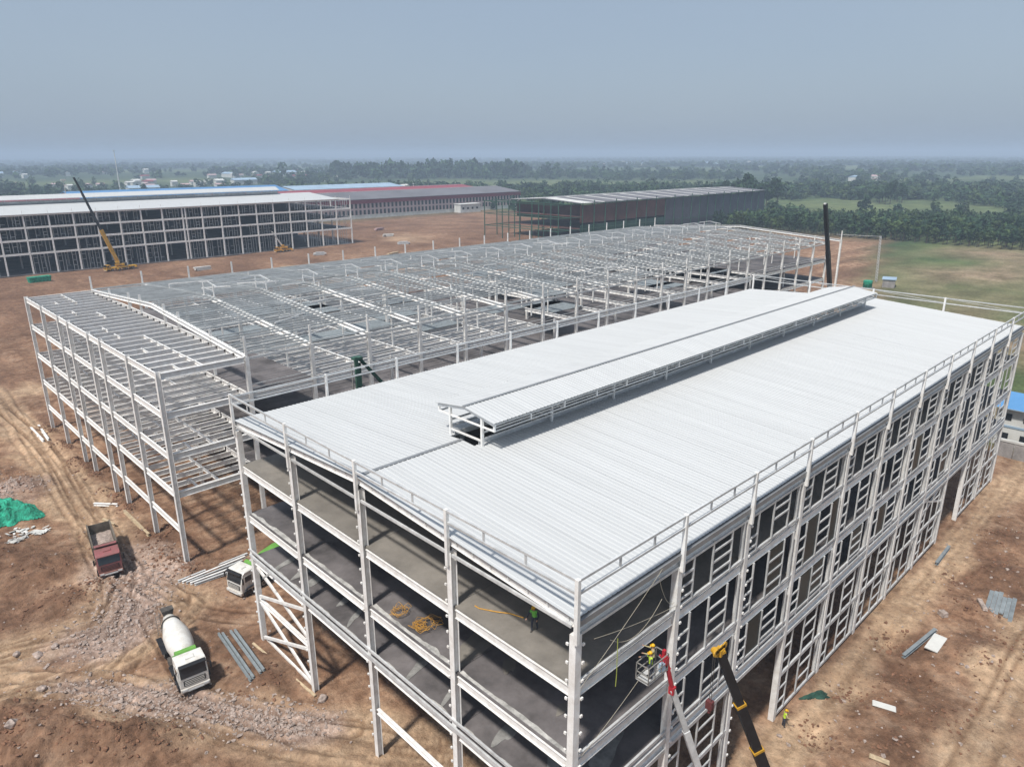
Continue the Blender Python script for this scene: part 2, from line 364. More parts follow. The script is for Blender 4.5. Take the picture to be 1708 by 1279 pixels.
idx = np.arange(nx*ny).reshape(nx, ny)
quads = np.stack([idx[:-1, :-1], idx[1:, :-1], idx[1:, 1:], idx[:-1, 1:]], -1).reshape(-1, 4)
me.vertices.add(nx*ny); me.vertices.foreach_set('co', np.stack([X, Y, Z], -1).ravel())
me.loops.add(quads.size); me.loops.foreach_set('vertex_index', quads.ravel())
me.polygons.add(len(quads)); me.polygons.foreach_set('loop_start', np.arange(0, quads.size, 4)); me.polygons.foreach_set('loop_total', np.full(len(quads), 4))
me.update(); me.validate()
me.polygons.foreach_set('use_smooth', np.ones(len(quads), bool))
tr = np.zeros_like(X); gv = np.zeros_like(X); wob = fbm(X/5, Y/5, 41, 3)
for pts, w in TRACKS: tr = np.maximum(tr, ss(w*1.35, w*.45, dseg(X, Y, pts)+wob*w*.9))
for pts, w in GRAVEL: gv = np.maximum(gv, ss(w*1.3, w*.4, dseg(X, Y, pts)+wob*w*.9))
grass = 1-site_mask(X, Y)
# building site with weeds: the big field right of the site is half bare earth
fld = ss(95, 140, X)*ss(395, 380, X)*ss(60, 10, Y-X*0.15)
damp = ss(.02, .34, fbm(X/9, Y/9, 61, 5))
for mx, my, r, a in MOUNDS: damp = np.maximum(damp, np.exp(-((X-mx)**2+(Y-my)**2)/(r*r)*1.0)*.9)
yard = ss(118, 150, Y)*ss(470, 430, Y)*(1-grass)+ss(-6, -9, X)*ss(92, 110, Y)*(1-grass)*.8
damp = np.maximum(damp, np.clip(yard, 0, 1)*np.clip(.68+.9*fbm(X/22, Y/9, 67, 5), 0, 1))
damp *= (1-tr)
bare = fbm(X/38, Y/38, 71, 4)
a1 = me.color_attributes.new('mask', 'FLOAT_COLOR', 'POINT')
farm = np.maximum(ss(.05, .2, fbm(X/260, Y/260, 91, 3)), ss(500, 1300, np.hypot(X, Y)))
a1.data.foreach_set('color', np.stack([tr, gv, grass, damp], -1).ravel().astype(np.float32))
RUT = np.clip(.5-.55*TM*nearm+.9*np.clip(TH, 0, 1)/.15*.5*nearm+.25*nearm*(churn-.6), 0, 1)
a2 = me.color_attributes.new('mask_b', 'FLOAT_COLOR', 'POINT')
FIELDS = [(800, 800, 330, 150, -.75), (655, 262, 125, 75, -.75), (1150, 380, 220, 80, -.75), (1500, 400, 300, 60, -.5), (1350, 1330, 300, 90, -.75), (1950, 1150, 420, 130, -.75), (2500, 800, 500, 160, -.75), (950, 2000, 420, 130, -.75), (330, 1500, 300, 120, -.6), (150, 900, 160, 90, -.6), (1700, 150, 260, 90, -.75), (3300, 1500, 700, 200, -.75), (1500, 2600, 600, 200, -.75)]
PALE = np.zeros_like(X)
for (cx, cy, rx, ry, an) in FIELDS:
    ca, sa = math.cos(an), math.sin(an); px = (X-cx)*ca+(Y-cy)*sa; py = -(X-cx)*sa+(Y-cy)*ca
    PALE = np.maximum(PALE, ss(1.1, .9, np.maximum(abs(px)/rx, abs(py)/ry)))
a2.data.foreach_set('color', np.stack([farm, PALE, ss(-.5, .12, bare)*fld, RUT], -1).ravel().astype(np.float32))
ground = bpy.data.objects.new('ground', me); col.objects.link(ground); ground['kind'] = 'structure'
gm = bpy.data.materials.new('earth'); gm.use_nodes = True; N = gm.node_tree.nodes; Lk = gm.node_tree.links
bs = N['Principled BSDF']; bs.inputs['Roughness'].default_value = 0.95; bs.inputs['Specular IOR Level'].default_value = 0.15
geo = N.new('ShaderNodeNewGeometry')
def noise(sc, det=6, rough=.6, vec=None):
    n = N.new('ShaderNodeTexNoise'); n.inputs['Scale'].default_value = sc; n.inputs['Detail'].default_value = det; n.inputs['Roughness'].default_value = rough
    Lk.new(vec or geo.outputs['Position'], n.inputs['Vector']); return n.outputs['Fac']
def ramp(fac, stops):
    r = N.new('ShaderNodeValToRGB'); e = r.color_ramp.elements
    while len(e) < len(stops): e.new(.5)
    for q, (p, c) in zip(e, stops): q.position = p; q.color = (*c, 1)
    Lk.new(fac, r.inputs[0]); return r.outputs[0]
def mix(f, a, b, blend='MIX'):
    n = N.new('ShaderNodeMix'); n.data_type = 'RGBA'; n.blend_type = blend
    if isinstance(f, float): n.inputs[0].default_value = f
    else: Lk.new(f, n.inputs[0])
    Lk.new(a, n.inputs[6]); Lk.new(b, n.inputs[7]); return n.outputs[2]
def mth(op, a, b=None):
    n = N.new('ShaderNodeMath'); n.operation = op; n.use_clamp = True
    for i, q in enumerate((a, b)):
        if q is None: continue
        if isinstance(q, (int, float)): n.inputs[i].default_value = q
        else: Lk.new(q, n.inputs[i])
    return n.outputs[0]
at1 = N.new('ShaderNodeAttribute'); at1.attribute_name = 'mask'; sp1 = N.new('ShaderNodeSeparateColor'); Lk.new(at1.outputs['Color'], sp1.inputs[0])
at2 = N.new('ShaderNodeAttribute'); at2.attribute_name = 'mask_b'; sp2 = N.new('ShaderNodeSeparateColor'); Lk.new(at2.outputs['Color'], sp2.inputs[0])
fine = noise(3.2, 9, .72); med = noise(.35, 7, .65); big = noise(.06, 5)
earth = ramp(med, [(.30, (.145, .080, .049)), (.46, (.250, .150, .094)), (.58, (.345, .226, .150)), (.74, (.43, .315, .225))])
dampc = ramp(noise(.8, 6), [(.35, (.115, .064, .041)), (.65, (.20, .115, .072))])
trackc = ramp(noise(.55, 8, .7), [(.32, (.33, .220, .140)), (.55, (.45, .325, .215)), (.72, (.54, .41, .29))])
gravc = ramp(noise(1.6, 9, .8), [(.36, (.27, .19, .15)), (.52, (.40, .30, .25)), (.64, (.56, .46, .40))])
cc = mix(mth('MULTIPLY', at1.outputs['Alpha'], .85), earth, dampc)
cc = mix(mth('MULTIPLY', sp1.outputs[0], .85), cc, trackc)
cc = mix(mth('MULTIPLY', sp1.outputs[1], .9), cc, gravc)
grc = ramp(noise(.02, 8, .7), [(.30, (.055, .09, .035)), (.5, (.09, .125, .048)), (.7, (.14, .155, .068))])
farmc = ramp(noise(.006, 4), [(.4, (.04, .068, .034)), (.6, (.062, .088, .045))])
palec = ramp(noise(.03, 6), [(.3, (.10, .135, .055)), (.7, (.14, .165, .075))])
grc = mix(sp2.outputs[0], grc, farmc); grc = mix(sp2.outputs[1], grc, palec)
barec = ramp(noise(.12, 8, .7), [(.3, (.17, .14, .075)), (.5, (.25, .19, .125)), (.72, (.31, .24, .165))])
fieldg = ramp(noise(.16, 8, .75), [(.3, (.055, .085, .03)), (.5, (.095, .12, .045)), (.7, (.15, .155, .075))])
cc = mix(sp1.outputs[2], cc, grc)
fm = N.new('ShaderNodeMath'); fm.operation = 'GREATER_THAN'; fm.inputs[1].default_value = .01
cc = mix(sp2.outputs[2], cc, barec)
cc = mix(mth('MULTIPLY', mth('SUBTRACT', ramp(fine, [(.35, (0, 0, 0)), (.7, (1, 1, 1))]), 0.0), .5), cc, mix(1.0, cc, ramp(fine, [(.3, (.62, .58, .55)), (.72, (1.35, 1.33, 1.32))]), 'MULTIPLY'))
cc = mix(.8, cc, mix(1.0, cc, ramp(big, [(.35, (.72, .70, .70)), (.65, (1.32, 1.32, 1.32))]), 'MULTIPLY'))
near_n = ramp(noise(1.05, 8, .75), [(.34, (.50, .47, .45)), (.48, (1, 1, 1)), (.66, (1.5, 1.47, 1.44))])
cc = mix(.75, cc, mix(1.0, cc, near_n, 'MULTIPLY'))
ruts = ramp(at2.outputs['Alpha'], [(.05, (.58, .53, .49)), (.5, (1, 1, 1)), (.95, (1.3, 1.29, 1.27))])
cc = mix(.9, cc, mix(1.0, cc, ruts, 'MULTIPLY'))
Lk.new(cc, bs.inputs['Base Color'])
bp = N.new('ShaderNodeBump'); bp.inputs['Strength'].default_value = .95; bp.inputs['Distance'].default_value = .4
Lk.new(noise(1.7, 10, .72), bp.inputs['Height']); Lk.new(bp.outputs[0], bs.inputs['Normal'])
me.materials.append(gm)

# ------------------------------------------------------------------ near factory building with finished roof
XA = [0.0]+[9.32+8.345*i for i in range(11)]; YA = [0, 10.03, 20.06, 30.09, 40.12]
XE, YE = XA[-1], YA[-1]; Z2, Z3, Z4, ZE, ZR, ZP = 9.3, 13.8, 18.8, 23.25, 24.45, 25.72
A = thing('factory_building', 'four storey white steel factory frame with finished pale sheet roof and ridge vent', 'building')
cols = []; sub = []
for i, x in enumerate(XA):
    for k, y in enumerate(YA):
        edge = i in (0, len(XA)-1) or k in (0, 4)
        top = 22.55+(ZR-ZE)*(1-abs(y-20.06)/20.06)-.35
        (sub if (k == 0 or (i == 0 and k == 4)) else cols).append(((x, y, -.4), (x, y, top), .44, .48, 0 if i else PI/2))
emit(A, 'column', 'steel', cols, 'h'); emit(A, 'column', 'steel', sub, 'box')
beams = []
for z in (Z2, Z3, Z4):
    for k in range(4):
        for x in (0, XE): beams.append(((x, YA[k]+.27, z-.33), (x, YA[k+1]-.27, z-.33), .20, .62))
    for i in range(11):
        for y in (0, YE): beams.append(((XA[i]+.27, y, z-.33), (XA[i+1]-.27, y, z-.33), .20, .62))
    for i in range(1, 11): beams.append(((XA[i], .3, z-.45), (XA[i], YE-.3, z-.45), .26, .55))
for x in XA:                                   # rafters
    beams.append(((x, 0, ZE-.42), (x, 20.06, ZR-.42), .2, .46)); beams.append(((x, 20.06, ZR-.42), (x, YE, ZE-.42), .2, .46))
for i in range(11):
    for y in (0.0, YE): beams.append(((XA[i], y, ZE-.75), (XA[i+1], y, ZE-.75), .25, .36))
beams.append(((0, .3, 4.5), (0, 9.76, 4.5), .28, .42)); beams.append(((0, 10.3, 4.5), (0, 19.8, 4.5), .28, .42))
beams.append(((0, 30.36, 4.7), (0, 39.85, 4.7), .28, .42))
emit(A, 'beam', 'steel', beams, 'h')
br = [((0.0, 39.6, 8.4), (0.0, 30.4, 5.4), .2, .24), ((-.12, 39.6, 5.3), (-.12, 30.4, 8.4), .2, .24), ((0, 39.7, 4.4), (0, 30.3, .6), .2, .24), ((-.12, 39.7, .6), (-.12, 30.3, 4.4), .2, .24), ((0.05, 39.8, .35), (0.05, 30.3, .35), .2, .2)]
for i in (7,): br += [((XA[i], -.02, Z2-.8), (XA[i+1], -.02, Z2-3.6), .18, .2), ((XA[i+1], .1, Z2-.8), (XA[i], .1, Z2-3.6), .18, .2)]
emit(A, 'brace', 'steel', br)
girts = [((-.12, YA[k]+.2, 22.62), (-.12, YA[k+1]-.2, 22.62), .14, .18) for k in range(4)]
girts += [((-.3, YA[k], Z2+.95), (-.3, YA[k+1], Z2+.95), .14, .18) for k in range(4)]+[((-.34, YA[k], Z2+.35), (-.34, YA[k+1], Z2+.35), .14, .3) for k in range(4)]
for i in range(11):
    for dz, t in ((.42, .18),):
        for z in (Z3, Z4): girts.append(((XA[i], -.14, z+dz), (XA[i+1], -.14, z+dz), .14, t))
    girts += [((XA[i], -.14, Z2+.75), (XA[i+1], -.14, Z2+.75), .14, .2), ((XA[i], -.17, Z2+.15), (XA[i+1], -.17, Z2+.15), .16, .34), ((XA[i], -.16, Z2-.75), (XA[i+1], -.16, Z2-.75), .15, .3)]
    girts.append(((XA[i], -.14, 22.2), (XA[i+1], -.14, 22.2), .14, .16))
    if i not in (2, 8): girts.append(((XA[i], -.14, 4.5), (XA[i+1], -.14, 4.5), .15, .34))
    if i >= 3 and i not in (8,): girts.append(((XA[i], -.14, .45), (XA[i+1], -.14, .45), .15, .25))
girts = [((a[0]+.26, a[1], a[2]), (b[0]-.26, b[1], b[2]), w, h) if a[0] != b[0] else (a, b, w, h) for a, b, w, h in girts]
emit(A, 'girt', 'galv', girts)
# window and cladding sub-frame of the long side
mull = []; tran = []
lv = [(.5, Z2-.62), (Z2+.3, Z3-.6), (Z3+.3, Z4-.6), (Z4+.3, 22.35)]
for i in range(1, 11):
    x0, x1 = XA[i], XA[i+1]; w = x1-x0
    for s, (za, zb) in enumerate(lv):
        if s == 0 and i in (2, 8): continue
        fr = (.19, .46, .74, .93) if i % 2 else (.17, .44, .73, .91)
        for f in fr: mull.append(((x0+w*f, -.16, za), (x0+w*f, -.16, zb), .115, .11))
        nr = 5 if s == 0 else 3
        for q in range(1, nr+1):
            z = za+(zb-za)*q/(nr+1)
            if random.random() > .10: tran.append(((x0+.25, -.16, z-.2), (x0+w*fr[0], -.16, z-.2), .10, .125))
            if random.random() > .12: tran.append(((x0+w*fr[1], -.16, z), (x0+w*fr[2], -.16, z), .10, .125))
pn = []
for i, s_, g in [(2, 1, 0), (2, 2, 1), (3, 1, 0), (3, 1, 1), (3, 2, 0), (4, 1, 1), (5, 1, 0), (6, 2, 0), (7, 1, 1), (3, 2, 2)]:
    fr = (.19, .46, .74, .93) if i % 2 else (.17, .44, .73, .91); za, zb = lv[s_]; w = XA[i+1]-XA[i]; f0, f1 = fr[g], fr[g+1]
    MB().box((XA[i]+w*(f0+f1)/2, -.13, (za+zb)/2), (w*(f1-f0)-.16, .02, zb-za-.1)).build('glass_pane', 'pane', A)
emit(A, 'mullion', 'galv', mull); emit(A, 'transom', 'galv', tran)
# floors, bay by bay
for z, mt in ((Z2, 'concrete_damp_shaded'), (Z3, 'concrete_damp_shaded'), (Z4, 'concrete')):
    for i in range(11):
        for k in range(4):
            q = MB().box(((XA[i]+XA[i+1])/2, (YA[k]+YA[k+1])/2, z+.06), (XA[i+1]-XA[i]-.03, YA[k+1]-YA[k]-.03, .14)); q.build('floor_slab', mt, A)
# ragged spill of concrete along the slab edges
def ragged(path_a, path_b, z, w):
    q = MB(); n = 46; vs = []
    a = Vector(path_a); b = Vector(path_b); d = (b-a).normalized(); nn = Vector((-d.y, d.x))
    for j in range(n+1):
        p = a.lerp(b, j/n); o = w*(.35+.65*abs(float(fbm(np.array([p.y*.55]), np.array([z]), 3, 3)[0])))
        vs += [(p.x, p.y, z), (p.x+nn.x*o, p.y+nn.y*o, z), (p.x+nn.x*o, p.y+nn.y*o, z-.05), (p.x, p.y, z-.05)]
    fs = []
    for j in range(n):
        o = j*4
        for e in range(4): fs.append((o+e, o+(e+1) % 4, o+4+(e+1) % 4, o+4+e))
    return q.add(vs, fs)
for k in range(4):
    for z in (Z2, Z3): ragged((.12, YA[k]+.3), (.12, YA[k+1]-.3), z+.185, -.55).build('slab_edge', 'edge', A)
# paler, elongated patches on the lower floors
def patch(cx, cy, z, rx, ry, an):
    q = MB(); n = 34; vs = [(cx, cy, z)]; fs = []
    for j in range(n):
        a = 2*PI*j/n; r = 1+.22*math.sin(2*a+cx)+.16*math.sin(3*a+cy)+.1*math.sin(5*a+cx*2); x = math.cos(a)*rx*r; y = math.sin(a)*ry*r
        vs.append((cx+x*math.cos(an)-y*math.sin(an), cy+x*math.sin(an)+y*math.cos(an), z))
    nb = len(vs); vs += [(v[0], v[1], z-.03) for v in vs[1:]]
    for j in range(n): fs += [(0, 1+j, 1+(j+1) % n), (1+j, nb+j, nb+(j+1) % n, 1+(j+1) % n)]
    return q.add(vs, fs)
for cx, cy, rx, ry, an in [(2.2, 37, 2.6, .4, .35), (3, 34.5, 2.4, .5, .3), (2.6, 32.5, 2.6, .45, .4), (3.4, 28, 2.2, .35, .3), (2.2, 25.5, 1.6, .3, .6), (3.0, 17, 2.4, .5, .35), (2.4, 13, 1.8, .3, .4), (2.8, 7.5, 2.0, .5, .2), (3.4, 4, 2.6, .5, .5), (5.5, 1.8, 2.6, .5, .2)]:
    patch(cx, cy, Z2+.165, rx, ry, an).build('pale_patch', 'pale_floor', A)
for cx, cy, rx, ry, an in [(2.5, 11, 1.7, 1.0, .4), (3.2, 8.2, 1.2, .4, .7), (2.8, 3, .9, .3, .2)]:
    patch(cx, cy, Z3+.165, rx, ry, an).build('pale_patch', 'concrete', A)
# clip plates standing off the columns
clips = []
for k in range(5):
    for z in np.arange(2, 22, 1.15): clips.append(((-.25, YA[k]+.27, z), (-.25, YA[k]+.42, z), .1, .14))
for i in (0, 1, 2):
    for z in np.arange(2, 22, 1.15): clips.append(((XA[i]+.24, -.26, z), (XA[i]+.40, -.26, z), .1, .14))
emit(A, 'clip', 'steel', clips)
# parapet frame
posts = []; rails = []; studs = []
for k in range(5):
    yk = -.32 if k == 0 else YA[k]
    posts += [((-.32, yk, 21.9), (-.32, yk, ZP), .22, .24), ((XE+.32, yk, 22.6), (XE+.32, yk, ZP), .22, .24)]
for i in range(12):
    if i not in (0, 11): posts.append(((XA[i], -.32, 21.9), (XA[i], -.32, ZP), .22, .24)); posts.append(((XA[i], YE+.32, 21.9), (XA[i], YE+.32, ZP-.3), .22, .24))
for z, t in ((ZP-.1, .17), (ZP-.85, .17)):
    for k in range(4):
        rails.append(((-.32, YA[k]+(.13 if k else -.2), z), (-.32, YA[k+1]-.13, z), .13, t-.02)); rails.append(((XE+.32, YA[k]+.15, z), (XE+.32, YA[k+1]-.15, z), .12, .12))
    for i in range(11):
        rails.append(((XA[i]+(.13 if i else -.2), -.32, z), (XA[i+1]-.13, -.32, z), .13, t-.02)); rails.append(((XA[i]+.15, YE+.32, z-.3), (XA[i+1]-.15, YE+.32, z-.3), .13, .14))
for k in range(4):
    for f in (1/3, 2/3):
        y = YA[k]+(YA[k+1]-YA[k])*f
        for o in (-.05, .05): studs.append(((-.32, y+o, ZP-.77), (-.32, y+o, ZP-.19), .05, .07))
for i in range(11):
    for f in (1/3, 2/3):
        x = XA[i]+(XA[i+1]-XA[i])*f
        for o in (-.05, .05): studs.append(((x+o, -.32, ZP-.77), (x+o, -.32, ZP-.19), .05, .07))
for k in range(4): studs.append(((XE+.32, YA[k], ZP-.8), (XE+.32, YA[k+1], ZP-.15), .05, .05))
emit(A, 'parapet_post', 'steel', posts); emit(A, 'parapet_rail', 'galv', rails); emit(A, 'parapet_stud', 'galv', studs)
# purlins under the roof (their ends show on the gable)
pur = []
for s in (0, 1):
    for q in range(14):
        y = .4+q*1.5; zz = ZE+(ZR-ZE)*y/20.06-.12
        yy = y if s == 0 else YE-y
        if abs(yy-20.06) < .8: continue
        pur.append(((-.18, yy, zz-.02), (9.0, yy, zz-.02), .1, .2)); pur.append(((9.0, yy, zz-.02), (XE+.1, yy, zz-.02), .1, .2))
emit(A, 'purlin', 'purlin', pur, 'c')
# the roof: ribbed sheets laid side by side
PW = 0.806
def sheet_mesh(name, L):                # local: x across, y down the slope, z up
    prof = [(0, 0), (.10, 0), (.145, .038), (.185, .038), (.23, 0), (.50, 0), (.545, .038), (.585, .038), (.63, 0), (.80, 0)]
    q = MB(); n = len(prof)
    vs = [(x, y, z) for y in (0, L) for x, z in prof]+[(x, y, z-.02) for y in (0, L) for x, z in prof]
    fs = [(j, j+1, n+j+1, n+j) for j in range(n-1)]+[(2*n+j+1, 2*n+j, 3*n+j, 3*n+j+1) for j in range(n-1)]
    fs += [(j, 2*n+j, 2*n+j+1, j+1) for j in range(n-1)]+[(n+j, n+j+1, 3*n+j+1, 3*n+j) for j in range(n-1)]
    q.add(vs, fs); me_ = bpy.data.meshes.new(name); me_.from_pydata(q.v, [], q.f); me_.materials.append(M['roof']); return me_
roofA = MB()
for xa, xb in ((-.25, 9.4), (85.3, XE+.25)):
    for s in (-1, 1): roofA.box(((xa+xb)/2, 20.06+s*.08, ZR+.06), (xb-xa, .17, .02), Matrix.Rotation(-s*.06, 3, 'X'))
for y in (0, YE): roofA.box((XE/2, y+(-.42 if y == 0 else .42)*.3, ZE-.33), (XE+.3, .3, .34))
roofA = roofA.build('roof', 'gutter', A)
SLs = {}
slope = math.atan2(ZR-ZE, 20.06)
mon0, mon1 = 9.6, 85.1
def lay(parent, name, x, y_top, z_top, sgn, L, sl):
    key = round(L, 2)
    if key not in SLs: SLs[key] = sheet_mesh('roof_sheet', L)
    o = bpy.data.objects.new(name, SLs[key]); col.objects.link(o); o.parent = parent
    if sgn < 0: o.rotation_euler = (-sl, 0, PI); o.location = (x+PW, y_top, z_top)
    else: o.rotation_euler = (-sl, 0, 0); o.location = (x, y_top, z_top)
    return o
npan = int((XE+.5)/PW)
for j in range(npan):
    x = -.25+j*PW; op = mon0 < x+PW/2 < mon1; gap = 1.45 if op else .02
    L = (20.06+.12-gap)/math.cos(slope)
    for s in (-1, 1):
        o = lay(roofA, 'roof_panel', x, 20.06+s*gap, ZR-gap*math.tan(slope)+random.uniform(-.004, .004), s, L, slope)
# ridge vent standing on the roof
RV = MB(); yc = 20.06; zc = 27.15; hw = 3.45
for s in (-1, 1): RV.box(((mon0+mon1)/2, yc+s*.07, zc+.065), (mon1-mon0, .15, .02), Matrix.Rotation(-s*.15, 3, 'X'))
RV = RV.build('ridge_vent', 'gutter', A)
sl2 = math.atan2(.5, hw)
for j in range(int((mon1-mon0)/PW)):
    for s in (-1, 1): lay(RV, 'vent_roof_panel', mon0+j*PW, yc+s*.02, zc, s, hw/math.cos(sl2), sl2)
vp = []; vr = []; vb = []
xs = [mon0+.25]+[x for x in XA[2:10]]+[mon1-.3]
for x in xs:
    for s in (-1, 1):
        vp.append(((x, yc+s*1.9, ZR-.2), (x, yc+s*1.9, zc-.35), .2, .2))
        vb.append(((x, yc, zc-.18), (x, yc+s*(hw-.05), zc-.18-.55), .14, .22))
        vp.append(((x, yc+s*(hw-.15), zc-.78), (x, yc+s*(hw-.15), zc-1.25), .14, .14))
    vb.append(((x, yc-hw+.2, zc-1.2), (x, yc+hw-.2, zc-1.2), .12, .12)); vb.append(((x, yc-1.9, 24.75), (x, yc+1.9, 24.75), .12, .14))
for a, b in zip(xs[:-1], xs[1:]):
    mx = (a+b)/2
    for s in (-1, 1):
        vr += [((a, yc+s*1.95, 24.95), (b, yc+s*1.95, 24.95), .1, .14), ((a, yc+s*1.95, 25.5), (b, yc+s*1.95, 25.5), .1, .14), ((a, yc+s*(hw-.15), zc-.70), (b, yc+s*(hw-.15), zc-.70), .1, .14), ((a, yc+s*(hw-.15), zc-1.2), (b, yc+s*(hw-.15), zc-1.2), .1, .12), ((a, yc+s*1.9, zc-.5), (b, yc+s*1.9, zc-.5), .1, .16)]
        vp.append(((mx, yc+s*(hw-.15), zc-.75), (mx, yc+s*(hw-.15), zc-1.25), .12, .12))
        vr.append(((a, yc+s*1.47, 24.45), (b, yc+s*1.47, 24.45), .06, .34))
emit(RV, 'vent_post', 'steel', vp); emit(RV, 'vent_rail', 'galv', vr); emit(RV, 'vent_beam', 'steel', vb)

# ------------------------------------------------------------------ long open frame behind it
XB = [0.0]+[10.0+8.45*i for i in range(21)]; YBF = [60, 70, 80.5, 85.8, 95.7, 101, 111, 121.3]; YBI = [60, 80.5, 101, 121.3]
B0, B1 = 60.0, 121.3; BC = (B0+B1)/2; LB = (9.0, 13.7, 18.65, 23.2); ZBE, ZBR = 23.1, 25.0
Bd = thing('open_steel_frame', 'long bare white steel frame with unroofed purlins and no walls', 'building', (0, 60, 0))
def zr(y): return ZBE+(ZBR-ZBE)*(1-abs(y-BC)/(BC-B0))
c = []
for y in YBF: c.append(((0, y, -.5), (0, y, 23.4), .5, .5, PI/2))
for i, x in enumerate(XB[1:]):
    for y in YBI:
        top = 25.65 if y in (B0, B1) else zr(y)+.0
        if y in (B0, B1): c += [((x, y, -.3), (x, y, 23.2), .46, .46), ((x, y, 23.2), (x, y, top), .24, .24)]
        else: c.append(((x, y, -.3), (x, y, top-.3), .42, .42))
    if i == 0:
        for y in YBF[1:-1]: c.append(((x, y, 18.7), (x, y, zr(y)+1.1), .3, .3))
    if 1 <= i < 19:
        for y in (66.8, 73.5, 87.3, 94, 107.6, 114): c.append(((x+(.0 if i % 2 else 4.2), y, 18.6), (x+(.0 if i % 2 else 4.2), y, zr(y)+(.9 if (i+int(y)) % 3 == 0 else -.2)), .2, .2))
    if i >= 2 and i < 18 and i % 2 == 0: c.append(((x+4.2, B0+1.2, 13), (x+4.2, B0+1.2, 19), .34, .34))
emit(Bd, 'column', 'steel', c, 'h')
b = []
for z in (4.4,)+LB:
    for a, e in zip(YBF[:-1], YBF[1:]): b.append(((0, a+.25, z-.36), (0, e-.25, z-.36), .22, .72))
for z in LB:
    for a, e in zip(YBF[:-1], YBF[1:]): b.append(((10, a+.25, z-.36), (10, e-.25, z-.36), .22, .72))
    for y in (B0, B1): b.append(((.25, y, z-.36), (9.75, y, z-.36), .22, .72))
for i in range(1, 20):
    for y in (B0, B1):
        for z in LB[:3]: b.append(((XB[i]+.2, y, z-.33), (XB[i+1]-.2, y, z-.33), .28, .6))
    b.append(((XB[i], B0, LB[2]-.4), (XB[i], B1, LB[2]-.4), .28, .6))
b += [((XB[20], B0, z-.36), (XB[20], B1, z-.36), .3, .6) for z in LB[:3]]
emit(Bd, 'beam', 'steel', b, 'h')
raf = []
for x in XB[1:]:
    raf += [((x, B0, ZBE-.1), (x, BC, ZBR-.1), .46, .55), ((x, BC, ZBR-.1), (x, B1, ZBE-.1), .46, .55)]
emit(Bd, 'rafter', 'steel', raf, 'h')
jo = []
for z in LB:
    for q in range(25):
        y = B0+2.45*q+.3
        if y > B1-1: continue
        jo.append(((.2, y, z-.32), (9.8, y, z-.32), .16, .62))
    for a, e in zip(YBF[:-1], YBF[1:]):
        if random.random() < .8: jo.append(((5.1, a+.3, z-.25), (5.1, e-.3, z-.25), .18, .36))
        if random.random() < .5: jo.append(((2.6, a+.6, z-.2), (2.6, a+3.2, z-.2), .14, .28))
for i in range(2, 7):
    for q in range(24):
        y = B0+2.5*q+1.2
        jo.append(((XB[i]+.2, y, LB[2]-.3), (XB[i+1]-.2, y, LB[2]-.3), .18, .58))
emit(Bd, 'joist', 'steel', jo, 'h')
ep = []
for z in LB[1:]:
    for q in range(25):
        y = B0+2.45*q+.3
        if y < B1-1:
            for x in (.34, 9.62): ep.append(((x, y-.1, z-.34), (x, y-.1, z-.02), .12, .05))
emit(Bd, 'end_plate', 'chassis', ep)
pl = []
for i in range(1, 20):
    for q in range(57):
        y = B0+.5+q*1.08
        if y > B1-.3: continue
        if 2 <= i <= 6 and y < 66.5 and q % 5: continue
        if i in (3, 4) and 70 < y < 84 and random.random() < .35: continue
        if random.random() < .07: continue
        pl.append(((XB[i]+.02, y, zr(y)+.28), (XB[i+1]-.02, y, zr(y)+.28), .1, .2))
emit(Bd, 'purlin', 'purlin', pl, 'c')
for z, rg in ((LB[0], range(1, 20)), (LB[1], range(1, 20)), (LB[2], [1]+list(range(16, 20)))):
    for i in rg:
        for a, e in zip(YBI[:-1], YBI[1:]):
            MB().box(((XB[i]+XB[i+1])/2, (a+e)/2, z+.06), (XB[i+1]-XB[i]-.04, e-a-.04, .14)).build('floor_slab', 'concrete_damp_shaded', Bd, (0, -60, 0))
for i in range(2, 16):
    for k_ in range(4):
        if random.random() < .45:
            y = random.uniform(B0+3, B1-8); MB().box(((XB[i]+XB[i+1])/2, y-60+3, LB[2]+.05), (8.1, random.choice((4.8, 7.3)), .06)).build('deck_panel', 'deck', Bd)
lo = []
for k_ in range(60):
    i = random.randint(2, 18); y = random.uniform(B0+1, B1-4); x = XB[i]+random.uniform(0, 4); a_ = random.uniform(-.5, .5); L_ = random.uniform(3, 7)
    lo.append(((x, y, zr(y)+.5), (x+L_*math.cos(a_), y+L_*math.sin(a_), zr(y+L_*math.sin(a_))+.48), .1, .16))
emit(Bd, 'loose_bar', 'steel', lo)
# vent frame along the ridge
vp = []; vr = []
xv = [x for x in XB[2:20]]
for x in xv:
    for s in (-1, 1): vp.append(((x, BC+s*1.9, zr(BC+1.9)), (x, BC+s*1.9, 27.1), .17, .17)); vr.append(((x, BC, 27.4), (x, BC+s*3.4, 26.9), .12, .16))
    vr.append(((x, BC-1.9, 26.2), (x, BC+1.9, 26.2), .08, .1))
for a, e in zip(xv[:-1], xv[1:]):
    for s in (-1, 1): vr.append(((a, BC+s*1.9, 27.05), (e, BC+s*1.9, 27.05), .1, .12)); vr.append(((a, BC+s*1.9, 25.6), (e, BC+s*1.9, 25.6), .07, .09))
emit(Bd, 'vent_post', 'steel', vp); emit(Bd, 'vent_rail', 'galv', vr)
